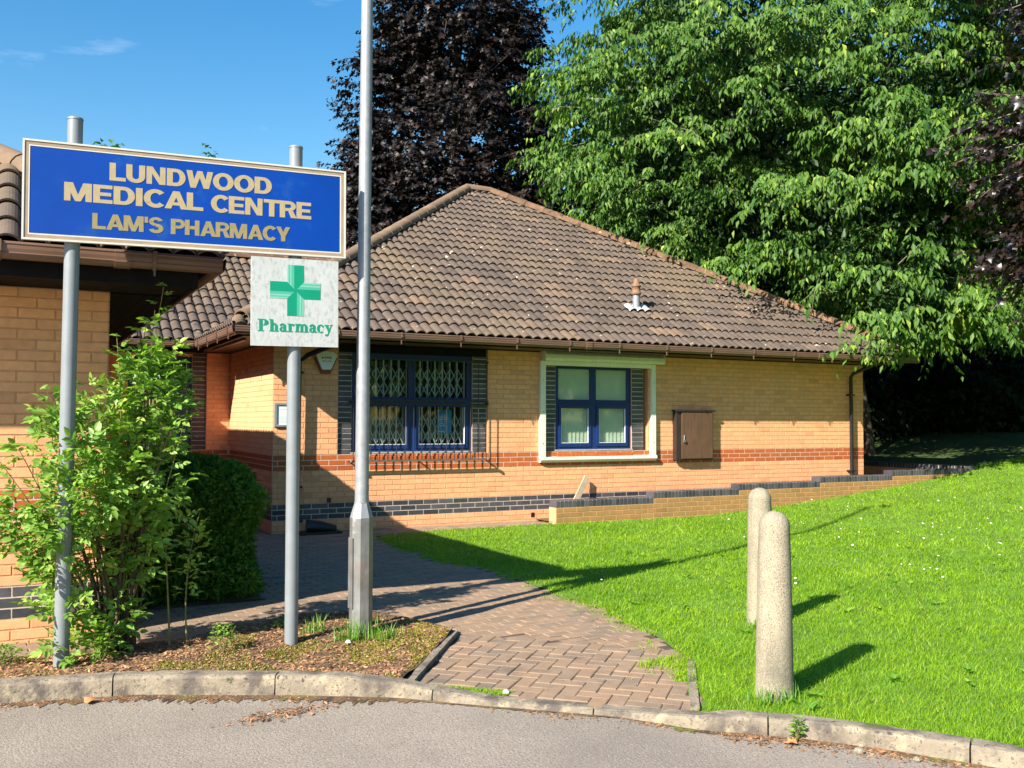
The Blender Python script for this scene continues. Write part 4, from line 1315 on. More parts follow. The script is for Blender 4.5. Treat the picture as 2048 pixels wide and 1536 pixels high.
GR = {
 'P': ([rc(.1, .05, .33, .95), rc(0, 0, .43, .06), rc(0, .94, .42, 1)] + bandp(.38, .735, .37, .265, .1, .205, -90, 90), .80),
 'h': ([rc(.08, .04, .27, 1), rc(0, .95, .2, 1.0), rc(0, 0, .35, .05), rc(.42, .04, .61, .46), rc(.34, 0, .69, .05)] + bandp(.37, .43, .24, .26, .05, .17, 0, 150, 10), .72),
 'a': ([rc(.28, .08, .47, .52), rc(.42, 0, .57, .08), circ(.11, .52, .075)] + bandp(.25, .5, .22, .19, .03, .13, 0, 165, 10) + bandp(.23, .19, .21, .21, .05, .13, 60, 330, 14), .59),
 'r': ([rc(.08, .04, .27, .68), rc(0, .63, .1, .68), rc(0, 0, .37, .05), circ(.41, .57, .09)] + bandp(.39, .48, .17, .2, .09, .15, 80, 180, 8), .53),
 'm': ([rc(.08, .04, .27, .68), rc(0, .63, .1, .68), rc(0, 0, .33, .05), rc(.41, .04, .59, .46), rc(.35, 0, .66, .05), rc(.73, .04, .92, .46), rc(.67, 0, 1.0, .05)] + bandp(.36, .43, .23, .26, .05, .17, 0, 150, 10) + bandp(.68, .43, .24, .26, .05, .17, 0, 150, 10), 1.03),
 'c': ([circ(.42, .55, .08)] + bandp(.28, .34, .28, .36, .09, .29, 45, 315, 18), .54),
 'y': ([[(.07, .64), (.28, .64), (.43, .14), (.32, .0)], [(.49, .64), (.55, .64), (.31, -.16), (.24, -.13)], rc(0, .63, .34, .68), rc(.4, .63, .63, .68), circ(.14, -.19, .085)] + bandp(.2, -.1, .1, .14, .06, .09, 200, 350, 8), .62)}
def lettering(text, font, M4, width, height, mt, parent, z=0.0, depth=.0015, name='lettering', label=None):
    kn = .035 if font is GS else 0
    tot = sum(font[c][1] - kn for c in text) - .05
    kx = width / tot
    mb = MB(); x = 0; n = 0
    for c in text:
        for p in font[c][0]:
            n += 1
            mb.prism([((x + a) * kx, b * height) for a, b in p], M4 @ Matrix.Translation((0, 0, z)), depth + (n % 23) * .00004)
        x += font[c][1] - kn
    o = mb.build(name, mt, parent)
    if label: o['label'] = label
    return o

# ================================================================== the sign
sg = thing('clinic_sign', 'long royal blue clinic sign with tan capitals on two grey poles', 'sign', (1.0, 6.6, 0))
for (xb, yb), (xt, zt_) in (((.312, 6.60), (.330, 3.46)), ((1.745, 6.60), (1.738, 3.47))):
    mb = MB()
    mb.tube([(xb, yb, -.02), (xt, yb, zt_ - .012)], .0455, 24)
    mb.tube([(xt, yb, zt_ - .012), (xt, yb, zt_)], [.049, .046], 24)
    mb.build('pole', M['pole'], sg)
yf = 6.535
BW, BH = 2.043, .620
tl_ = R(1.3)
Mb = Matrix(((math.cos(tl_), 0.0, 0, .040), (0, 0, -1, yf), (math.sin(tl_), 1, 0, 2.655), (0, 0, 0, 1)))   # local x along, y up, z towards the viewer
Mb = Matrix(((math.cos(tl_), -math.sin(tl_) * .3, 0, .040), (0, 0, -1, yf), (math.sin(tl_), 1, 0, 2.655), (0, 0, 0, 1)))
pn = MB().prism(rc(0.012, 0.012, BW - .012, BH - .012), Mb @ Matrix.Translation((0, 0, -.02)), .0206).build('panel', M['signblue'], sg)
def frame_ring(a, b, z, d, mt, name):
    mb = MB()
    m4 = Mb @ Matrix.Translation((0, 0, z))
    mb.prism(rc(a, a, BW - a, b), m4, d); mb.prism(rc(a, BH - b, BW - a, BH - a), m4, d)
    mb.prism(rc(a, b, b, BH - b), m4, d); mb.prism(rc(BW - b, b, BW - a, BH - b), m4, d)
    return mb.build(name, mt, pn)
frame_ring(0.0, .011, -.022, .030, M['signwhite'], 'border')
frame_ring(.0112, .033, -.001, .0045, M['signtan'], 'border')
frame_ring(.0332, .041, -.001, .0040, M['signwhite'], 'border')
def T(x, y): return Mb @ Matrix.Translation((x, y, .0008))
lettering('LUNDWOOD', GS, T(.493, .408), 1.025, .114, M['gold'], pn, label='upper line of tan capital letters')
lettering('MEDICAL', GS, T(.233, .258), .830, .116, M['gold'], pn, label='first word of the middle line of tan capitals')
lettering('CENTRE', GS, T(1.118, .258), .675, .116, M['gold'], pn, label='second word of the middle line of tan capitals')
lettering("LAM'S", GS, T(.396, .092), .420, .100, M['gold2'], pn, label='first word of the smaller faded bottom line')
lettering('PHARMACY', GS, T(.866, .092), .772, .100, M['gold2'], pn, label='second word of the smaller faded bottom line')
# faint rectangle of an overlaid strip behind the lowest line
for x in (.33, 1.73):
    for z in (2.80, 3.16):
        MB().box((x - .07, 6.556, z - .02), (x + .07, 6.565, z + .02)).build('clamp', M['steel'], sg)

ps = thing('pharmacy_sign', 'square white pharmacy panel with green cross fixed to the pole under the blue sign', 'sign', (1.74, 6.53, 2.06))
tp = R(0.9)
Mp = Matrix(((math.cos(tp), -math.sin(tp) * .5, 0, 1.430), (0, 0, -1, 6.538), (math.sin(tp), 1, 0, 2.060), (0, 0, 0, 1)))
PW, PH = .607, .607
pp = MB().prism(rc(0, 0, PW, PH), Mp @ Matrix.Translation((0, 0, -.012)), .012).build('panel', M['panelwhite'], ps)
cx, cy, ar, hw = .303, .386, .176, .058
Mq = Mp @ Matrix.Translation((0, 0, .0004))
def add_poly(mb, p, mi, k=0): mb.prism([(cx + a, cy + b) for a, b in p], Mq, .0010 + k * .00005, mi)
mb = MB()
# eight half arms: (solid or shaded)
arms = [((0, 1), (1, 0)), ((1, 0), (0, -1)), ((0, -1), (-1, 0)), ((-1, 0), (0, 1))]
for d, s in arms:
    def P_(a, b, d=d, s=s): return (d[0] * a + s[0] * b, d[1] * a + s[1] * b)
    add_poly(mb, [P_(0, 0), P_(hw, hw), P_(ar, hw), P_(ar, 0)], 0)                       # solid half
    nst = 6
    for i in range(nst):
        b0, b1 = -hw * i / nst, -hw * (i + 1) / nst
        add_poly(mb, [P_(-b0, b0), P_(-b1, b1), P_(ar, b1), P_(ar, b0)], [0, 1, 1, 2, 1, 2][i], i + 1)
mb.build('green_cross', [M['green'], M['green2'], M['green3']], pp)
lettering('Pharmacy', GR, Mp @ Matrix.Translation((.045, .100, .0004)), .515, .083, M['green'], pp, label='green serif word along the bottom')
for z in (2.18, 2.56): MB().box((1.68, 6.552, z), (1.80, 6.565, z + .03)).build('clamp', M['steel'], ps)

# ================================================================== lamp post
lp = thing('lamp_post', 'tall galvanised lamp post with wide eight sided base beside the signs', 'lamp post', (2.256, 6.642, 0))
lx, ly = 2.256, 6.642
mb = MB()
rb = .083
def octa(r_, z): return [(lx + r_ * math.cos(R(22.5 * 1 + 45 * k)), ly + r_ * math.sin(R(22.5 * 1 + 45 * k)), z) for k in range(8)]
def loft(mb, rings):
    vs = [p for q in rings for p in q]
    mb.add(vs, [(i * 8 + k, i * 8 + (k + 1) % 8, (i + 1) * 8 + (k + 1) % 8, (i + 1) * 8 + k) for i in range(len(rings) - 1) for k in range(8)])
    return mb
loft(mb, [octa(rb, -.03), octa(rb, .86)])
mb.build('base', M['steelrust'], lp)
loft(MB(), [octa(rb, .861), octa(.053, .96), octa(.053, .97)]).build('shoulder', M['steel'], lp)
MB().tube([(lx, ly, .961), (lx + .003, ly, 3), (lx + .014, ly, 7.4)], [.050, .046, .036], 24).build('shaft', M['steel'], lp)
aq = R(22.5 + 180)
mw = Matrix.Translation((lx, ly, 0)) @ Matrix.Rotation(R(180 + 6), 4, 'Z')
MB().box((rb * .93, -.034, .22), (rb * .93 + .008, .034, .72), 0, mw).build('access_door', M['steelrust'], lp)
mb = MB(); mb.tube([(lx + .014, ly, 7.4), (lx + .014, ly, 7.52), (lx + .05, ly - .10, 7.60)], .022, 10); mb.build('arm', M['steel'], lp)
ln_ = MB().lathe((lx + .07, ly - .22, 7.58), [(.02, .07), (.07, .06), (.10, .02), (.10, -.01)], 16).build('lantern', M['pole'], lp)
MB().lathe((lx + .07, ly - .22, 7.58), [(.098, -.012), (.08, -.04), (0, -.06)], 16).build('lens', M['lampglass'], ln_)

# ================================================================== bollards
def bollard(x, y, label, lean):
    o = thing('bollard', label, 'bollard', (x, y, 0), 'concrete bollards on the lawn')
    prof = [(.108, -.05), (.104, .2), (.098, .5), (.091, .8), (.086, .95)] + [(.086 * math.cos(R(a)), .965 + .085 * math.sin(R(a))) for a in (8, 22, 38, 54, 70, 84)] + [(0.0005, 1.0505)]
    mb = MB().lathe((0, 0, 0), prof, 32)
    me = mb.mesh('bollard_post', M['bollard'])
    c = link('post', me, None, Matrix.Translation((x, y, 0)) @ Matrix.Rotation(lean, 4, 'Y'))
    attach(c, o)
    return o
bollard(3.864, 4.176, 'nearer round topped concrete bollard standing by the kerb', R(.5))
bollard(5.136, 5.691, 'farther concrete bollard partly hidden behind the one by the kerb', R(-.3))

# ================================================================== leaves
def unit(a): return a / np.maximum(1e-6, np.linalg.norm(a, axis=-1, keepdims=True))
def leaves(P, D, N, Ln, Wd, shape='oval', droop=.18, fold=.25):
    """one small folded leaf per row; returns verts, faces"""
    D = unit(D); S = unit(np.cross(D, N)); U = unit(np.cross(S, D))
    Ln = Ln[:, None]; Wd = Wd[:, None]
    if shape == 'oval':
        T_ = [(0, 0, 0), (.28, .42, 1), (.62, .40, 1), (1, 0, 0), (.62, -.40, 1), (.28, -.42, 1), (.45, 0, 0)]
        F = [(0, 1, 6), (1, 2, 6), (2, 3, 6), (3, 4, 6), (4, 5, 6), (5, 0, 6)]
    elif shape == 'kite':
        T_ = [(0, 0, 0), (.42, .5, 1), (1, 0, 0), (.42, -.5, 1), (.46, 0, 0)]
        F = [(0, 1, 4), (1, 2, 4), (2, 3, 4), (3, 0, 4)]
    elif shape == 'maple':
        T_ = [(0, 0, 0), (.12, .5, .6), (.42, .26, 1), (.66, .52, .8), (.62, .2, .5), (1, 0, 0), (.62, -.2, .5), (.66, -.52, .8), (.42, -.26, 1), (.12, -.5, .6)]
        F = [(0, 1, 2), (0, 2, 8), (0, 8, 9), (2, 3, 4), (2, 4, 6), (2, 6, 8), (4, 5, 6), (6, 7, 8)]
    V = []
    for a, s, k in T_:
        V.append(P + D * Ln * a + S * Wd * s + U * (Wd * fold * k * abs(s) * 2 - Ln * droop * a * a))
    V = np.stack(V, 1)
    k = len(T_)
    F = np.array(F)[None] + (np.arange(len(P)) * k)[:, None, None]
    return V.reshape(-1, 3), F.reshape(-1, 3)

WK = rng.normal(size=(9, 3)); WP = rng.uniform(0, 6.28, 9)
def clumpn(P, f):
    return sum(np.sin((P * f) @ WK[i] * (1 + .35 * i) + WP[i]) / (1 + .25 * i) for i in range(9)) / 4.0

def on_blobs(blobs, n, lo=.5, hi=1.0):
    C_ = np.array([b[0] for b in blobs], float); Rr = np.array([b[1] for b in blobs], float)
    w_ = (Rr.prod(1)) ** (2 / 3.); w_ /= w_.sum()
    k = rng.choice(len(blobs), n, p=w_)
    d = unit(rng.normal(size=(n, 3)))
    r_ = (lo ** 3 + (hi ** 3 - lo ** 3) * rng.random(n)) ** (1 / 3.)
    return C_[k] + d * Rr[k] * r_[:, None], d, k, r_

def tree(name, label, cat, base, blobs, nspray, per, slen, ll, lw, mt, shape='kite', hang=.6, rise=.1, trunk_r=.15, top=None, thr=-.35, cf_=.8, lo=.45, group=None, bark='bark', limbs=26, part='foliage', exclude=None, seed=0, leafjit=.5, bough=None, core=0):
    global rng
    rng = np.random.default_rng(seed + 100)
    o = thing(name, label, cat, base, group)
    if bough:
        nb_, blen, bspr = bough
        Pb, db, k, r_ = on_blobs(blobs, int(nspray / nb_ * 1.7), lo)
        okb = clumpn(Pb, cf_) > thr
        Pb, db = Pb[okb], db[okb]
        m_ = len(Pb)
        ab = unit(db * [1, 1, .3] + rng.normal(size=(m_, 3)) * .3 + [0, 0, .05])
        sb2 = unit(np.cross(ab, [0, 0, 1]))
        tt = rng.uniform(0, 1, (m_, nb_)); ss = rng.uniform(-1, 1, (m_, nb_)) * bspr * (1.05 - .65 * tt)
        ll_ = rng.uniform(.6, 1.25, (m_, 1)) * blen
        P = Pb[:, None] + ab[:, None] * (tt * ll_)[..., None] + sb2[:, None] * ss[..., None] + np.array([0, 0, -1.]) * (.30 * tt ** 2 * ll_ + .25 * ss ** 2)[..., None]
        P = P.reshape(-1, 3); d = unit(ab[:, None] + sb2[:, None] * (ss * .9 / bspr)[..., None] + [0, 0, -.15]).reshape(-1, 3)
        P += rng.normal(size=P.shape) * .05
        q = rng.permutation(len(P))
        q = np.sort(q[:int(nspray * 1.6)]) if len(q) > nspray * 1.6 else np.arange(len(P))
        P, d = P[q], d[q]
        ok = np.ones(len(P), bool)
    else:
        P, d, k, r_ = on_blobs(blobs, int(nspray * 1.6), lo)
        ok = clumpn(P, cf_) > thr
    if exclude is not None: ok &= ~exclude(P)
    P, d = P[ok], d[ok]
    if len(P) > nspray:
        q = rng.permutation(len(P))[:nspray]; P, d = P[q], d[q]
    n = len(P)
    ax = unit(d * [1, 1, .35] + rng.normal(size=(n, 3)) * .35 + [0, 0, rise])
    t = np.tile(np.linspace(0.05, 1, per), n) + rng.normal(size=n * per) * .03
    AX = np.repeat(ax, per, 0); PP = np.repeat(P, per, 0)
    sl = np.repeat(slen * rng.uniform(.6, 1.3, n), per)
    Q = PP + AX * (t * sl)[:, None] + np.array([0, 0, -1]) * (hang * .55 * t * t * sl)[:, None]
    side = unit(np.cross(AX, [0, 0, 1])) * np.where(np.arange(n * per) % 2, 1, -1)[:, None]
    LD = unit(AX * .55 + side * .6 + np.array([0, 0, -1]) * hang * 1.5 + rng.normal(size=(n * per, 3)) * leafjit * .6)
    NN = unit(np.array([0, 0, 1.0]) + np.repeat(d, per, 0) * .5 + rng.normal(size=(n * per, 3)) * .4)
    Q = Q + side * (sl * .05)[:, None]
    L_ = ll * rng.uniform(.5, 1.25, n * per); W_ = lw * L_ / ll * rng.uniform(.85, 1.15, n * per)
    V, F = leaves(Q, LD, NN, L_, W_, shape)
    np_mesh(part, V, F, mt, o, 'stuff')
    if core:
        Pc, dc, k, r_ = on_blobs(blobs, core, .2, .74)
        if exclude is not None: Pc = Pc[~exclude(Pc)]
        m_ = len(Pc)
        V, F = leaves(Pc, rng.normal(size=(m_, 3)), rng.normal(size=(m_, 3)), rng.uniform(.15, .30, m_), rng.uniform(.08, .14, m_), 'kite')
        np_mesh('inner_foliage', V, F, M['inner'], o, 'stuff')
    # trunk and limbs
    b = Vector(base)
    tp_ = Vector(top) if top is not None else b + Vector((0, 0, (blobs[0][0][2] - base[2])))
    mb = MB()
    pts = [b + (tp_ - b) * s_ + Vector((math.sin(s_ * 5 + seed) * .08, math.cos(s_ * 4 + seed) * .08, 0)) * (s_ > 0) for s_ in np.linspace(0, 1, 7)]
    mb.tube([b + Vector((0, 0, -.15))] + pts, [trunk_r * 1.35] + [trunk_r * (1 - .75 * s_) for s_ in np.linspace(0, 1, 7)], 10)
    tk = mb.build('trunk', M[bark], o)
    if limbs:
        mb = MB()
        idx = rng.choice(n, min(limbs, n), replace=False)
        for i in idx:
            e = Vector(P[i])
            f = min(.95, max(.25, (e.z - b.z) / max(.1, (tp_.z - b.z)) * .7))
            s0 = b + (tp_ - b) * f
            m1 = s0.lerp(e, .35) + Vector((0, 0, .25)); m2 = s0.lerp(e, .7) + Vector((0, 0, .15))
            r1 = trunk_r * .35
            mb.tube([s0, m1, m2, e], [r1, r1 * .6, r1 * .35, r1 * .15], 5, cap=False)
        mb.build('limbs', M[bark], o)
        mb = MB()
        idx = rng.choice(n, min(limbs * 14, n), replace=False)
        for i in idx:
            p = Vector(P[i]); a = Vector(ax[i])
            mb.tube([p - a * .35, p + a * slen * .5 - Vector((0, 0, hang * .14 * slen)), p + a * slen - Vector((0, 0, hang * .55 * slen))], [.008, .006, .003], 3, cap=False)
        mb.build('twigs', M['twig'], o, 'stuff')
    return o

# ---- big cherry to the right of the clinic
def keepout(P):
    x, y, z = P[:, 0], P[:, 1], P[:, 2]
    rz = 2.78 + .613 * np.minimum.reduce([y - 12.5, 24.6 - y, 15.2 - x, x - 2.5])
    inside = (x > 2.4) & (x < 15.3) & (y > 12.4) & (y < 24.7) & (z < rz + .55)
    # leave the lawn and the sight line below the canopy clear
    return inside | (z < np.where(x > 15.0, 3.45, 2.85))
cher = [((16.8, 17.2, 7.6), (5.6, 5.9, 4.6)), ((14.5, 19.5, 8.6), (2.7, 2.6, 5.4)), ((15.6, 13.2, 5.3), (2.3, 2.1, 2.3)), ((18.4, 12.9, 5.6), (3.1, 2.1, 2.8)), ((15.8, 16.8, 10.5), (4.0, 4.2, 4.2)), ((14.4, 21.5, 6.4), (1.4, 1.6, 2.4)), ((19.8, 12.9, 9.6), (3.4, 2.8, 4.0)), ((16.4, 12.5, 4.3), (2.3, 1.3, 1.4)), *[((14.3, 11.9, 3.65), (1.1, .6, .55))] * 3]
tree('cherry_tree', 'big bright green cherry tree with drooping leaves overhanging the end of the roof', 'tree', (18.3, 16.4, .25), cher, 19000, 11, .50, .168, .068, M['cherry'], 'kite', .8, .05, .16, (17.2, 17, 9.5), thr=.02, cf_=1.1, lo=.74, exclude=keepout, seed=3, limbs=34, leafjit=.45, bough=(16, 1.3, .40), core=26000)
# ---- purple maple behind the roof
tree('purple_maple', 'dark purple leaved maple tree rising behind the clinic roof ridge', 'tree', (12.8, 29.6, 0), [((13.0, 29.1, 9.5), (3.5, 3.6, 7.0)), ((11.9, 29.6, 7.2), (3.3, 3.0, 4.6)), ((14.6, 28.8, 7.5), (3.0, 3.0, 5.0)), ((13.1, 29.1, 15.2), (2.6, 2.6, 3.6)), ((10.7, 30.2, 8.9), (1.6, 1.6, 1.2)), ((11.2, 30, 12.6), (1.5, 1.5, 1.3))], 7200, 12, .75, .19, .18, M['purple'], 'maple', .35, .1, .22, (13.1, 29.1, 15), thr=-.38, cf_=.7, lo=.5, seed=5, limbs=40)
# ---- purple maple boughs at the road side
tree('copper_maple', 'purple leaved maple whose near boughs hang over the lawn slope', 'tree', (12.7, 7.0, .15), [((12.0, 7.0, 5.0), (1.6, 1.5, .95)), ((12.3, 6.95, 6.4), (1.5, 1.5, .6)), ((12.0, 7.0, 3.7), (1.3, 1.1, .6)), ((12.6, 6.6, 7.6), (1.6, 1.6, 1.2))], 1300, 12, .6, .125, .11, M['copper'], 'maple', .3, .1, .12, (12.5, 7, 7.6), thr=-.15, cf_=1.3, lo=.45, seed=8, limbs=14)
# ---- woodland behind, right
wood = [((25.5, 22.0), 5.2, 12), ((30.5, 17.5), 5.0, 13), ((24.0, 29.0), 5.5, 14), ((33.5, 24.0), 5.5, 14), ((19.0, 31.5), 4.6, 12.5), ((36.0, 15.5), 5.0, 13), ((28.0, 34.0), 6.0, 15)]
lab = ['dense dark tree filling the shade beyond the cherry', 'dark tree beyond the top of the lawn slope', 'dark tree behind the far corner of the clinic', 'tall dark tree at the back of the woodland', 'dark tree between the purple maple and the cherry', 'dark tree at the far edge of the grass slope', 'tallest dark tree far behind the clinic']
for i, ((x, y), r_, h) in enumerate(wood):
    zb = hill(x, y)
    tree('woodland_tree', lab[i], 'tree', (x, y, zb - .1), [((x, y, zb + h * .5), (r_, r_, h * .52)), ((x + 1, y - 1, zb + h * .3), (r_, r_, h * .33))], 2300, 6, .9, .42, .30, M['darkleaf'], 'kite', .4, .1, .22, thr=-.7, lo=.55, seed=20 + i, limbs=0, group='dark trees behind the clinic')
shr = [(20.5, 19.5), (23.5, 17.2), (26.0, 14.5), (18.5, 24.0), (28.5, 12.0)]
lab = ['dark shrub beside the cherry trunk', 'dark shrub at the top of the shaded grass', 'dark shrub behind the end of the garden wall', 'dark shrub in the gap behind the clinic corner', 'dark shrub at the right end of the shaded grass'.replace('right end', 'far end')]
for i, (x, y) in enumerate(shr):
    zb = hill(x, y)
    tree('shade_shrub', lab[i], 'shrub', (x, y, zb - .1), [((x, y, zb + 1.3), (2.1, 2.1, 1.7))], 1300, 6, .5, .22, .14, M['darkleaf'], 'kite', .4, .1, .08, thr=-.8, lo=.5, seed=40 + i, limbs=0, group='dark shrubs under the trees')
# ---- distant tree tops over the near wing
def at_px(px, dd):
    d = fw + rt * ((px - 1024) / 1920.0)
    return d
tree('distant_tree', 'small distant tree whose top shows beside the sign pole', 'tree', (2.6, 40.2, 0), [((2.9, 40.2, 9.1), (1.0, 1.0, 3.2)), ((2.4, 40.2, 6.5), (2.8, 2.8, 3.4))], 700, 7, .8, .30, .18, M['reflleaf'], 'kite', .3, .1, .15, thr=-.3, seed=60, limbs=8)
tree('distant_tree', 'small distant tree whose tip shows above the middle of the blue sign', 'tree', (6.6, 39.3, 0), [((6.6, 39.3, 8.5), (.6, .6, 3.7)), ((6.6, 39.3, 5.6), (2.8, 2.8, 3.0))], 600, 7, .8, .30, .18, M['reflleaf'], 'kite', .3, .1, .15, thr=-.3, seed=61, limbs=8)
# ---- trees behind the camera, seen only as reflections in the panes
for i, (x, y) in enumerate(((17, -10), (26, -9), (9, -16))):
    tree('street_tree', ['green tree across the road reflected in the panes of the caged window', 'green tree across the road farther along from the clinic', 'green tree across the road straight opposite the signs'][i], 'tree', (x, y, 0), [((x, y, 6.0), (5, 4.5, 4.6))], 1500, 6, .9, .5, .32, M['reflleaf'], 'kite', .4, .1, .25, thr=-.7, lo=.6, seed=70 + i, limbs=0)

# ---- clipped shrub behind the rose
def boxshrub():
    global rng
    rng = np.random.default_rng(77)
    o = thing('clipped_shrub', 'dense dark green clipped shrub in shade behind the rose bush', 'shrub', (1.35, 9.4, 0))
    n = 46000
    P = rng.uniform([-1, -1, -1], [1, 1, 1], (n * 2, 3))
    # rounded box shell
    q = np.abs(P) ** 7
    s = q.sum(1) ** (1 / 7.)
    Pn = P / s[:, None]
    rr_ = rng.uniform(.84, 1.0, n * 2)
    Pn = Pn * rr_[:, None]
    C_ = np.array([1.36, 9.85, .56]); H_ = np.array([.70, 1.45, .60])
    d = unit(np.sign(Pn) * np.abs(Pn) ** 4 + 1e-6)
    W = C_ + Pn * H_ * (1 + .12 * clumpn(Pn * 3, 1.6))[:, None]
    W[:, 0] += .03 * (W[:, 1] - 9.85)
    k = W[:, 2] > .03
    W, d = W[k][:n], d[k][:n]
    n = len(W)
    LD = unit(d * .9 + rng.normal(size=(n, 3)) * .7 + [0, 0, .15])
    V, F = leaves(W, LD, unit(rng.normal(size=(n, 3)) + d), rng.uniform(.03, .065, n), rng.uniform(.018, .032, n), 'kite')
    np_mesh('foliage', V, F, M['hedge'], o, 'stuff')
    mb = MB()
    for i in range(14):
        x, y = random.uniform(.95, 1.75), random.uniform(8.7, 11)
        mb.tube([(x, y, 0), (x + random.uniform(-.1, .1), y, .5), (x + random.uniform(-.3, .3), y + random.uniform(-.2, .2), .95)], [.014, .01, .005], 5)
    mb.build('stems', M['cane2'], o)
boxshrub()

# ---- rose bush
def compound(P, D, up_, size):
    """pinnate leaves: five leaflets on a short stalk"""
    n = len(P)
    D = unit(D); S = unit(np.cross(D, up_)); U = unit(np.cross(S, D))
    Ps, Ds, Ls, Ns = [], [], [], []
    for f, s, k in ((1.0, 0, 1.15), (.72, 1, 1.0), (.72, -1, 1.0), (.42, 1, .8), (.42, -1, .8)):
        Ps.append(P + D * (size * f * 1.5)[:, None] - U * (size * f * f * .25)[:, None])
        Ds.append(unit(D * (1 if s == 0 else .55) + S * s * .95 - U * .15 + rng.normal(size=(n, 3)) * .12))
        Ls.append(size * k); Ns.append(unit(U + rng.normal(size=(n, 3)) * .22))
    P2, D2, L2, N2 = np.concatenate(Ps), np.concatenate(Ds), np.concatenate(Ls), np.concatenate(Ns)
    return leaves(P2, D2, N2, L2, L2 * .62, 'oval', .12, .2)

def rose():
    global rng
    rng = np.random.default_rng(5)
    o = thing('rose_bush', 'tall sprawling light green rose bush growing round the sign pole', 'rose bush', (.66, 6.9, .03))
    B = [(0.53, 1.49, 0.29), (0.83, 1.69, 0.24), (0.38, 1.17, 0.40), (0.78, 1.19, 0.30), (0.16, 1.01, 0.27), (0.66, 0.76, 0.27), (0.48, 0.61, 0.29), (0.93, 1.42, 0.14), (0.87, 2.02, 0.12), (0.87, 2.24, 0.10), (0.25, 0.56, 0.11), (0.60, 0.26, 0.16), (0.55, 0.12, 0.12), (0.06, 1.27, 0.13), (0.27, 1.52, 0.14), (0.83, 1.88, 0.16), (0.02, 0.86, 0.15), (0.64, 0.47, 0.14), (0.93, 1.00, 0.12), (.96, 1.78, .09), (-.1, .95, .12)]
    blobs = [((x, 6.84 + .03 * math.sin(i * 2.1), z), (r_, min(.42, r_ * 1.15), r_)) for i, (x, z, r_) in enumerate(B)]
    blobs += [((.33, 6.56, 1.02), (.20, .14, .26)), ((.26, 6.58, .78), (.18, .13, .2)), ((.36, 6.56, 1.30), (.16, .13, .18)), ((.36, 6.6, .35), (.10, .1, .12)), ((.40, 6.62, .14), (.16, .12, .12))]
    P, d, k, r_ = on_blobs(blobs, 3500, .3)
    ok = (P[:, 2] > .1) & (P[:, 1] < 7.48) & (clumpn(P, 5.2) > -.12)
    P, d = P[ok][:1750], d[ok][:1750]
    n = len(P)
    D = unit(d * [1, 1, .5] + rng.normal(size=(n, 3)) * .55 + [0, -.1, .35])
    V1, F1 = compound(P, D, unit(np.array([0, 0, 1.]) + rng.normal(size=(n, 3)) * .35 + [0, -.25, 0]), rng.uniform(.036, .066, n))
    vs, fs = [V1], [F1]
    mb = MB(); mbo = MB()
    def shoot(p0, p1, p2, r1, nleaf, arch, mbx, big=.05):
        p0, p1, p2 = Vector(p0), Vector(p1), Vector(p2)
        pts = [(1 - t) ** 2 * p0 + 2 * t * (1 - t) * p1 + t * t * p2 for t in np.linspace(0, 1, 10)]
        mbx.tube(pts, [r1 * (1 - .75 * i / 9) for i in range(10)], 6)
        if nleaf:
            tt = np.linspace(.35, 1, nleaf)
            PP = np.array([((1 - t) ** 2 * p0 + 2 * t * (1 - t) * p1 + t * t * p2)[:] for t in tt])
            ph = np.arange(nleaf) * 2.4
            DD = np.stack([np.cos(ph), np.sin(ph) * .8, np.full(nleaf, .45)], 1)
            v, f = compound(PP, DD, unit(np.array([[0, 0, 1.]]) + rng.normal(size=(nleaf, 3)) * .2), rng.uniform(big * .7, big * 1.1, nleaf))
            fs.append(f + sum(len(q) for q in vs)); vs.append(v)
    rt_ = (.66, 6.92, .02)
    for i, (x, z, r2) in enumerate(B):
        a = (rt_[0] + random.uniform(-.08, .12), rt_[1] + random.uniform(-.08, .08), .02)
        shoot(a, (x * .6 + rt_[0] * .4 + random.uniform(-.08, .08), 6.92, z * .6), (x, 6.92 + random.uniform(-.15, .15), z + r2 * .7), random.uniform(.006, .013), 14, 1, mbo)
    # leaders standing above the mass
    for p1, p2 in (((.78, 6.9, 1.6), (.91, 6.86, 2.46)), ((.70, 6.9, 1.3), (.62, 6.85, 2.10)), ((.95, 6.85, 1.4), (.99, 6.8, 2.08)), ((.5, 6.85, 1.3), (.20, 6.75, 1.74)), ((.9, 6.8, .9), (1.06, 6.75, 1.62)), ((.3, 6.8, .8), (-.12, 6.7, 1.40)), ((.2, 6.8, .6), (-.18, 6.7, 1.02)), ((.3, 6.8, .35), (.12, 6.65, .42)), ((.72, 6.9, 1.7), (.80, 6.8, 2.22)), ((.85, 6.9, 1.2), (1.08, 6.8, 1.86))):
        shoot((.66, 6.9, .05), p1, p2, .008, 20, 1, mb, .052)
    np_mesh('foliage', np.concatenate(vs), np.concatenate(fs), M['rose'], o, 'stuff')
    mb.build('young_canes', M['cane'], o)
    for i in range(9):
        a = i * .7
        mbo.tube([(.62 + .07 * math.cos(a), 6.92 + .07 * math.sin(a), 0), (.64 + .13 * math.cos(a), 6.92 + .12 * math.sin(a), .45), (.62 + .25 * math.cos(a), 6.92 + .15 * math.sin(a), .9)], [.016, .012, .007], 7)
    mbo.build('woody_canes', M['cane2'], o)
    # a young sucker standing apart
    s = thing('rose_sucker', 'slender young rose shoot standing apart between bush and pharmacy pole', 'rose shoot', (1.02, 6.85, .03))
    vs.clear(); fs.clear(); mb = MB()
    shoot((1.10, 6.85, .03), (1.05, 6.85, .5), (1.17, 6.85, .93), .007, 16, 1, mb, .050)
    mb.build('stem', M['cane'], s); mb = MB()
    shoot((.99, 6.88, .03), (.97, 6.88, .5), (.93, 6.85, .98), .008, 7, 1, mb, .045)
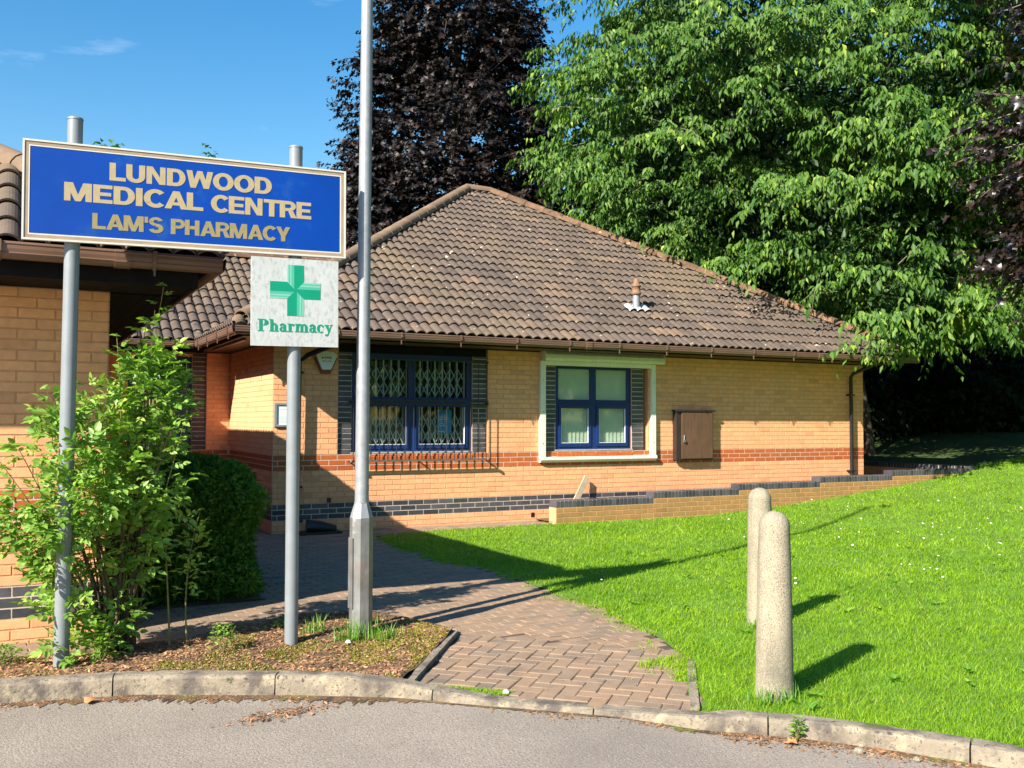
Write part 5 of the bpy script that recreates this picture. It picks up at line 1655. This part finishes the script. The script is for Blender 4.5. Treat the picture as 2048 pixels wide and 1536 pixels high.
    P = np.array([[1.12, 6.85, .66], [1.10, 6.83, .58], [1.15, 6.85, .74], [1.12, 6.8, .50], [1.16, 6.85, .82], [1.18, 6.84, .62], [1.08, 6.84, .70]]); 
    P = np.repeat(P, 5, 0) + rng.normal(size=(35, 3)) * .03
    v, f = compound(P, unit(rng.normal(size=(35, 3)) + [0, -.3, .5]), np.tile([[0, 0, 1.]], (35, 1)), rng.uniform(.03, .045, 35))
    fs.append(f + sum(len(q) for q in vs)); vs.append(v)
    np_mesh('foliage', np.concatenate(vs), np.concatenate(fs), M['rose'], s, 'stuff')
    mb.build('stem', M['cane'], s)
rose()

# ================================================================== grass
def blades(P, h, wd, lean, mt, name, parent=None, kind='stuff'):
    n = len(P)
    a = rng.uniform(0, 2 * math.pi, n)
    S = np.stack([np.cos(a), np.sin(a), np.zeros(n)], 1)
    b = a + math.pi / 2 + rng.normal(size=n) * .6
    Ln = np.stack([np.cos(b), np.sin(b), np.zeros(n)], 1) * (h * lean)[:, None]
    U = np.array([0, 0, 1.])
    hw_ = (wd / 2)[:, None]; h_ = h[:, None]
    V = np.stack([P - S * hw_, P + S * hw_, P + S * hw_ * .75 + U * h_ * .55 + Ln * .3, P - S * hw_ * .75 + U * h_ * .55 + Ln * .3, P + U * h_ * .95 + Ln], 1)
    F = np.array([(0, 1, 2), (0, 2, 3), (3, 2, 4)])[None] + (np.arange(n) * 5)[:, None, None]
    return np_mesh(name, V.reshape(-1, 3), F.reshape(-1, 3), mt, parent, kind)
rng = np.random.default_rng(9)
N = 700000
ang = YAW - rng.uniform(R(-32), R(50), N)
D_ = np.exp(rng.uniform(math.log(3.6), math.log(30), N))
x = np.cos(ang) * D_; y = np.sin(ang) * D_
LAWN_G = [(3.31, 4.10)] + [(a + .02, b + .03) for a, b in KB[11:]] + LAWN[len(KB[11:]) + 1:]
edge = clumpn(np.stack([x, y, 0 * x], 1), 3.0) * .11
ok = inpoly(x + edge, y + edge * .5, LAWN_G) & ~((y > 12.56) & (x < 16.95) & (x > 7.3)) & ~((x + edge) < -50)
# the grass creeps over the paving at one spot
tong = ((x - 3.95) ** 2 / .16 + (y - 5.05) ** 2 / .02 < 1)
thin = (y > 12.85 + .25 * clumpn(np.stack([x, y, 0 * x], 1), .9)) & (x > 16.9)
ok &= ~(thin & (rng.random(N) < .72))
ok |= tong & (x > 3.55)
x, y, D_ = x[ok], y[ok], D_[ok]
P = np.stack([x, y, hill_np(x) - .003], 1)
cl = clumpn(P, 2.2)
far = np.clip(D_ / 7.0, .8, 3.2)
h = rng.uniform(.018, .043, len(x)) * (1 + .25 * cl) * (1 + .10 * far)
blades(P, h, .0040 * far * rng.uniform(.7, 1.3, len(x)), rng.uniform(.5, 1.5, len(x)), M['grass'], 'grass')
bpy.data.objects['grass']['label'] = 'bright green mown grass of the lawn'
# daisies and clover heads
n = 900
a = YAW - rng.uniform(R(-30), R(34), n); d = np.exp(rng.uniform(math.log(4.6), math.log(19), n))
px_, py_ = np.cos(a) * d, np.sin(a) * d
dens = (clumpn(np.stack([px_, py_, 0 * px_], 1), .8) + .35 * (px_ > 8)) > .25
ok = inpoly(px_, py_, LAWN_G) & (py_ < 12.4) & dens
mb = MB()
for x_, y_ in zip(px_[ok][:230], py_[ok][:330]):
    z = hill(x_, y_) + .055 + random.uniform(-.01, .015); r_ = random.uniform(.006, .011) * (1 + .03 * math.hypot(x_, y_))
    tx, ty = random.uniform(-.4, .1), random.uniform(-.5, .1)
    pts = [(x_ + r_ * math.cos(k * 1.047), y_ + r_ * math.sin(k * 1.047), z + (tx * math.cos(k * 1.047) + ty * math.sin(k * 1.047)) * -r_) for k in range(6)]
    mb.add(pts + [(x_, y_, z + r_ * .4)], [(k, (k + 1) % 6, 6) for k in range(6)])
tag(mb.build('daisies', M['petal'], None, 'stuff'), 'tiny white daisies scattered through the lawn')
# broad leaved weeds in the lawn
mbv, mbf = [], []
cnt = 0
for i in range(150):
    a = YAW - rng.uniform(R(-28), R(30)); d = math.exp(rng.uniform(math.log(4.5), math.log(13)))
    x_, y_ = math.cos(a) * d, math.sin(a) * d
    if not inpoly([x_], [y_], LAWN_G)[0] or y_ > 12.3: continue
    k = int(rng.integers(4, 8))
    ph = rng.uniform(0, 6.28, k)
    DD = np.stack([np.cos(ph), np.sin(ph), rng.uniform(.3, .9, k)], 1)
    PP = np.tile([[x_, y_, hill(x_, y_) + .01]], (k, 1))
    v, f = leaves(PP, DD, np.tile([[0, 0, 1.]], (k, 1)), rng.uniform(.04, .085, k), rng.uniform(.02, .035, k), 'oval')
    mbf.append(f + cnt); mbv.append(v); cnt += len(v)
tag(np_mesh('lawn_weeds', np.concatenate(mbv), np.concatenate(mbf), M['tuft'], None, 'stuff'), 'broad leaved weeds flat among the lawn grass')

def tuft(x, y, z, n, hgt, rad, label, name='grass_tuft', cat='grass tuft', wd=.006, grp=None, mt=None, lean=.6):
    P = np.stack([x + rng.normal(size=n) * rad, y + rng.normal(size=n) * rad * .7, np.full(n, z)], 1)
    o = blades(P, hgt * rng.uniform(.5, 1.1, n), np.full(n, wd), rng.uniform(.1, lean, n), mt or M['tuft'], name, None, None)
    tag(o, label, cat, grp)
    return o
tuft(2.13, 6.50, .03, 90, .17, .055, 'bright grass tuft growing against the foot of the lamp post', grp='tall grass tufts around the posts')
tuft(2.35, 6.43, .03, 80, .13, .07, 'wispy grass tuft on the bark to the path side of the lamp post'.replace('to the path side', 'on the path side'), grp='tall grass tufts around the posts')
tuft(1.98, 6.82, .03, 60, .13, .06, 'shaded grass tuft between the pharmacy pole and the lamp post', grp='tall grass tufts around the posts')
tuft(2.42, 6.95, .03, 60, .09, .07, 'low grass tuft behind the lamp post at the paving edge', grp='tall grass tufts around the posts')
tuft(3.80, 4.10, .0, 110, .12, .07, 'long grass tuft round the foot of the nearer bollard', grp='tall grass tufts around the posts')
tuft(5.05, 5.60, .0, 110, .10, .05, 'long grass tuft round the foot of the farther bollard', grp='tall grass tufts around the posts')
def weed(x, y, z, n, hgt, spread, ls, label, name='weed', mt=None, stems=True):
    o = thing(name, label, 'weed', (x, y, z))
    ph = rng.uniform(0, 6.28, n); hh = hgt * rng.random(n) ** .8; r_ = spread * rng.random(n) * (.4 + .6 * (1 - hh / hgt))
    PP = np.stack([x + r_ * np.cos(ph), y + r_ * np.sin(ph), z + .01 + hh], 1)
    DD = np.stack([np.cos(ph), np.sin(ph), rng.uniform(.0, .8, n)], 1)
    v, f = leaves(PP, DD, unit(np.array([[0, 0, 1.]]) + rng.normal(size=(n, 3)) * .3), rng.uniform(.6, 1.2, n) * ls, rng.uniform(.4, .6, n) * ls, 'oval')
    np_mesh('foliage', v, f, mt or M['rose'], o, 'stuff')
    mb = MB()
    for i in range(5):
        a = i * 1.3
        mb.tube([(x, y, z - .01), (x + spread * .3 * math.cos(a), y + spread * .3 * math.sin(a), z + hgt * .5), (x + spread * .6 * math.cos(a), y + spread * .6 * math.sin(a), z + hgt * .95)], [.003, .0025, .0015], 4)
    mb.build('stems', M['cane'], o)
    return o
weed(1.28, 6.55, .03, 120, .17, .13, .035, 'small ferny green weed on the bark in front of the pharmacy pole')
weed(1.78, 6.95, .03, 90, .10, .16, .03, 'low green weed behind the foot of the pharmacy pole', mt=M['hedge'])
weed(3.52, 3.64, -.03, 55, .10, .035, .03, 'little green weed growing out of a kerb joint', mt=M['tuft'])
weed(-.02, 6.85, .03, 260, .10, .22, .03, 'patch of low yellowish weeds by the far end of the kerb', mt=M['tuft'])
weed(.55, 6.62, .03, 130, .22, .16, .055, 'leafy rose regrowth at the foot of the sign pole')

# moss and litter as loose stuff
def scatter_poly(poly, n, seed, jit=0.0):
    g = np.random.default_rng(seed)
    xs = [p[0] for p in poly]; ys = [p[1] for p in poly]
    X = g.uniform(min(xs), max(xs), n * 4); Y = g.uniform(min(ys), max(ys), n * 4)
    k = inpoly(X, Y, poly)
    return X[k][:n], Y[k][:n]
def chips(X, Y, Z, smin, smax, mt, name, label):
    n = len(X)
    a = rng.uniform(0, 6.28, n); ln = rng.uniform(smin, smax, n); wd_ = ln * rng.uniform(.25, .6, n)
    u = np.stack([np.cos(a), np.sin(a), rng.normal(size=n) * .25], 1); v = np.stack([-np.sin(a), np.cos(a), rng.normal(size=n) * .35], 1)
    C_ = np.stack([X, Y, Z], 1)
    U_, V_ = u * ln[:, None] / 2, v * wd_[:, None] / 2
    up_ = np.array([0, 0, 1.]) * (wd_ * .45)[:, None]
    V = np.stack([C_ - U_ * .9 - V_ * .5, C_ + U_ - V_ * .2, C_ + U_ * .7 + V_, C_ - U_ * .6 + V_ * .8, C_ + up_], 1)
    F = np.array([(0, 1, 4), (1, 2, 4), (2, 3, 4), (3, 0, 4)])[None] + (np.arange(n) * 5)[:, None, None]
    return tag(np_mesh(name, V.reshape(-1, 3), F.reshape(-1, 3), mt, None, 'stuff'), label)
BEDV = [(-1.0, 6.45), (-.02, 6.25), (.70, 6.07), (1.53, 5.65), (2.05, 5.33), (2.90, 6.47), (2.72, 7.0), (2.5, 7.38), (2.04, 7.4), (1.63, 7.28), (1.22, 7.04), (.72, 6.96), (-.02, 7.06), (-1.0, 7.15)]
X, Y = scatter_poly(BEDV, 11000, 1)
Zb = np.array([bedz(a, b) for a, b in zip(X, Y)])
chips(X, Y, Zb + .004, .010, .040, M['chip'], 'bark_chips', 'brown bark chips covering the planting bed')
# moss patches on the bed
X, Y = scatter_poly(BEDV, 42000, 2)
PP = np.stack([X, Y, 0 * X], 1)
k = clumpn(PP, 2.6) + .30 * (X - 1.4) + .4 * clumpn(PP, 9) > .3
X, Y = X[k], Y[k]
Z = np.array([bedz(a, b) for a, b in zip(X, Y)])
rng = np.random.default_rng(31)
tag(blades(np.stack([X, Y, Z], 1), rng.uniform(.006, .016, len(X)), rng.uniform(.006, .012, len(X)), rng.uniform(.2, 1, len(X)), M['moss'], 'moss'), 'yellow green moss patches on the bark bed')
# litter along the gutter of the road
g = np.random.default_rng(4)
s = g.uniform(dist[2], dist[-4], 15000)
off = g.exponential(.055, len(s))
X = []; Y = []
for s_, o_ in zip(s, off):
    p, _ = at(s_); t = tan_s(s_)
    X.append(p.x + t.y * (o_ + .008)); Y.append(p.y - t.x * (o_ + .008))
X, Y = np.array(X), np.array(Y)
kk = clumpn(np.stack([X, Y, 0 * X], 1), 2.5) + g.normal(size=len(X)) * .35 - 1.5 * off > np.where((X > 1.9) & (X < 3.2), .75, -.2)
chips(X[kk], Y[kk], np.full(kk.sum(), -.027), .006, .028, M['litter'], 'leaf_litter', 'brown dead leaf litter and grit lying along the kerb')
n = 260
X = 1.35 + g.normal(size=n) * .14; Y = 5.22 + g.normal(size=n) * .045 + (X - 1.35) * .15
chips(X, Y, np.full(n, -.022), .01, .035, M['litter'], 'debris_heap', 'small heap of dead twigs and leaves on the asphalt')
dm_ = MB(); prev = None
ss_ = np.arange(dist[2] + .5, dist[-4], .016)
vv = []
for s_ in ss_:
    p, _ = at(s_); t = tan_s(s_)
    c = clumpn(np.array([[p.x, p.y, 0.]]), 3.2)[0] + .5 * clumpn(np.array([[p.x, p.y, 0.]]), 14)[0]
    o_ = .045 + .05 * max(-.7, c) + (.05 if .2 < p.x < 1.9 else 0)
    if 2.1 < p.x < 3.1: o_ *= .35
    o_ *= 1 + .55 * math.sin(s_ * 61 + 2 * math.sin(s_ * 23)) * math.sin(s_ * 37 + 1.3) + .25 * math.sin(s_ * 149)
    vv += [(p.x - t.y * .003, p.y + t.x * .003, -.0255), (p.x + t.y * max(.008, o_), p.y - t.x * max(.008, o_), -.0262)]
dm_.add(vv, [(2 * i, 2 * i + 2, 2 * i + 3, 2 * i + 1) for i in range(len(ss_) - 1)])
dirt = dm_.build('gutter_dirt', M['soil'], None, 'structure')
n = 1500
gx_ = g.uniform(3.5, 15.0, n); gs_ = g.uniform(.05, 5.8, n)
kk = (gs_ < np.minimum(gx_ - 2.7, 15.0 - gx_)) & (clumpn(np.stack([gx_, gs_, 0 * gs_], 1), 1.1) + (gx_ - 9) * .16 + g.normal(size=n) * .3 > .35)
gx_, gs_ = gx_[kk], gs_[kk]
rd = chips(np.round(gx_ / RW) * RW + g.normal(size=len(gx_)) * .012, EY0 + gs_, EZ + gs_ * .613 + .045, .02, .07, M['debris'], 'roof_debris', 'dead leaves and moss lodged between the roof tiles')
attach(rd, roof)
# joint weeds on the paving
X, Y = scatter_poly(PATH[:24], 30000, 6)
PP = np.stack([X, Y, 0 * X], 1)
mask = (clumpn(PP, 3.3) > 1.0) & (X > 1) & (Y < 10.5) & (g.random(len(X)) < .5)
X, Y = X[mask], Y[mask]
e1 = [(2.15, 5.22), (2.35, 5.02), (2.52, 4.88), (2.60, 4.93), (2.4, 5.12), (2.2, 5.3)]
X2, Y2 = scatter_poly(e1, 900, 7)
e2 = [(3.2, 4.2), (3.35, 4.15), (4.1, 5.2), (4.0, 5.32)]
X3, Y3 = scatter_poly(e2, 700, 8)
k3 = clumpn(np.stack([X3, Y3, 0 * X3], 1), 6) > .3
re_ = np.array(RIGHTEDGE[1:12]); q4 = g.uniform(0, 9.999, 9000); i4 = q4.astype(int)
p4 = re_[i4] + (re_[i4 + 1] - re_[i4]) * (q4 - i4)[:, None]
X4 = p4[:, 0] - g.exponential(.07, 9000) + .02; Y4 = p4[:, 1] + g.normal(size=9000) * .05
k4 = (clumpn(np.stack([X4, Y4, 0 * X4], 1), 4) > .1) & (Y4 < 12.5)
X2 = np.concatenate([X2, X4[k4]]); Y2 = np.concatenate([Y2, Y4[k4]])
X = np.concatenate([X, X2, X3[k3]]); Y = np.concatenate([Y, Y2, Y3[k3]])
tag(blades(np.stack([X, Y, 0 * X - .005], 1), rng.uniform(.012, .03, len(X)), rng.uniform(.004, .007, len(X)), rng.uniform(.3, 1.2, len(X)), M['grass'], 'paving_moss'), 'green moss and seedlings in the paving joints')
# a few single fallen leaves and scraps
def fallen(x, y, z, sz, rot, mt, label, name='fallen_leaf', cat='leaf', shape='maple'):
    v, f = leaves(np.array([[x, y, z]]), np.array([[math.cos(rot), math.sin(rot), .12]]), np.array([[.1, -.2, 1.]]), np.array([sz]), np.array([sz * .9]), shape, .12, .3)
    me_o = np_mesh(name, v, f, mt, None, None)
    return tag(me_o, label, cat)
fallen(.40, 5.90, -.018, .085, .2, M['orangeleaf'], 'orange dead leaf on the asphalt by the kerb under the rose')
fallen(3.46, 3.58, -.02, .07, 2.5, M['orangeleaf'], 'orange dead leaf in the kerb channel near the bollards')
fallen(3.72, 3.30, -.02, .05, 1.0, M['orangeleaf'], 'curled orange leaf in the kerb channel at the lawn corner')
fallen(6.35, 9.35, .05, .16, .6, M['tuft'], 'pale green fallen leaf on the lawn beyond the lamp post shadow', shape='oval')
for i, (x, y, s_) in enumerate(((3.64, 3.36, .028), (3.80, 3.16, .02), (3.72, 3.42, .016))):
    mb = MB().lathe((x, y, -.03), [(0.0005, 0), (s_ * .8, s_ * .1), (s_, s_ * .5), (s_ * .6, s_ * .95), (0.0005, s_ * 1.1)], 7, smooth=False)
    tag(mb.build('pebble', M['bollard']), ['largest pale pebble in the litter below the lawn kerb', 'pale pebble at the road end of the litter below the lawn kerb', 'smallest pebble just under the kerb near the bollards'][i], 'pebble')
for i, (x, y) in enumerate(((2.545, 4.93), (2.08, 6.38))):
    mb = MB().lathe((x, y, .004 if i == 0 else .04), [(0.0005, 0), (.022, .003), (.014, .016), (.0005, .02)], 6, smooth=False)
    tag(mb.build('paper_scrap', M['petal']), ['white scrap on the mossy end of the paving by the kerb', 'white scrap on the bark beside the lamp post'][i], 'litter')
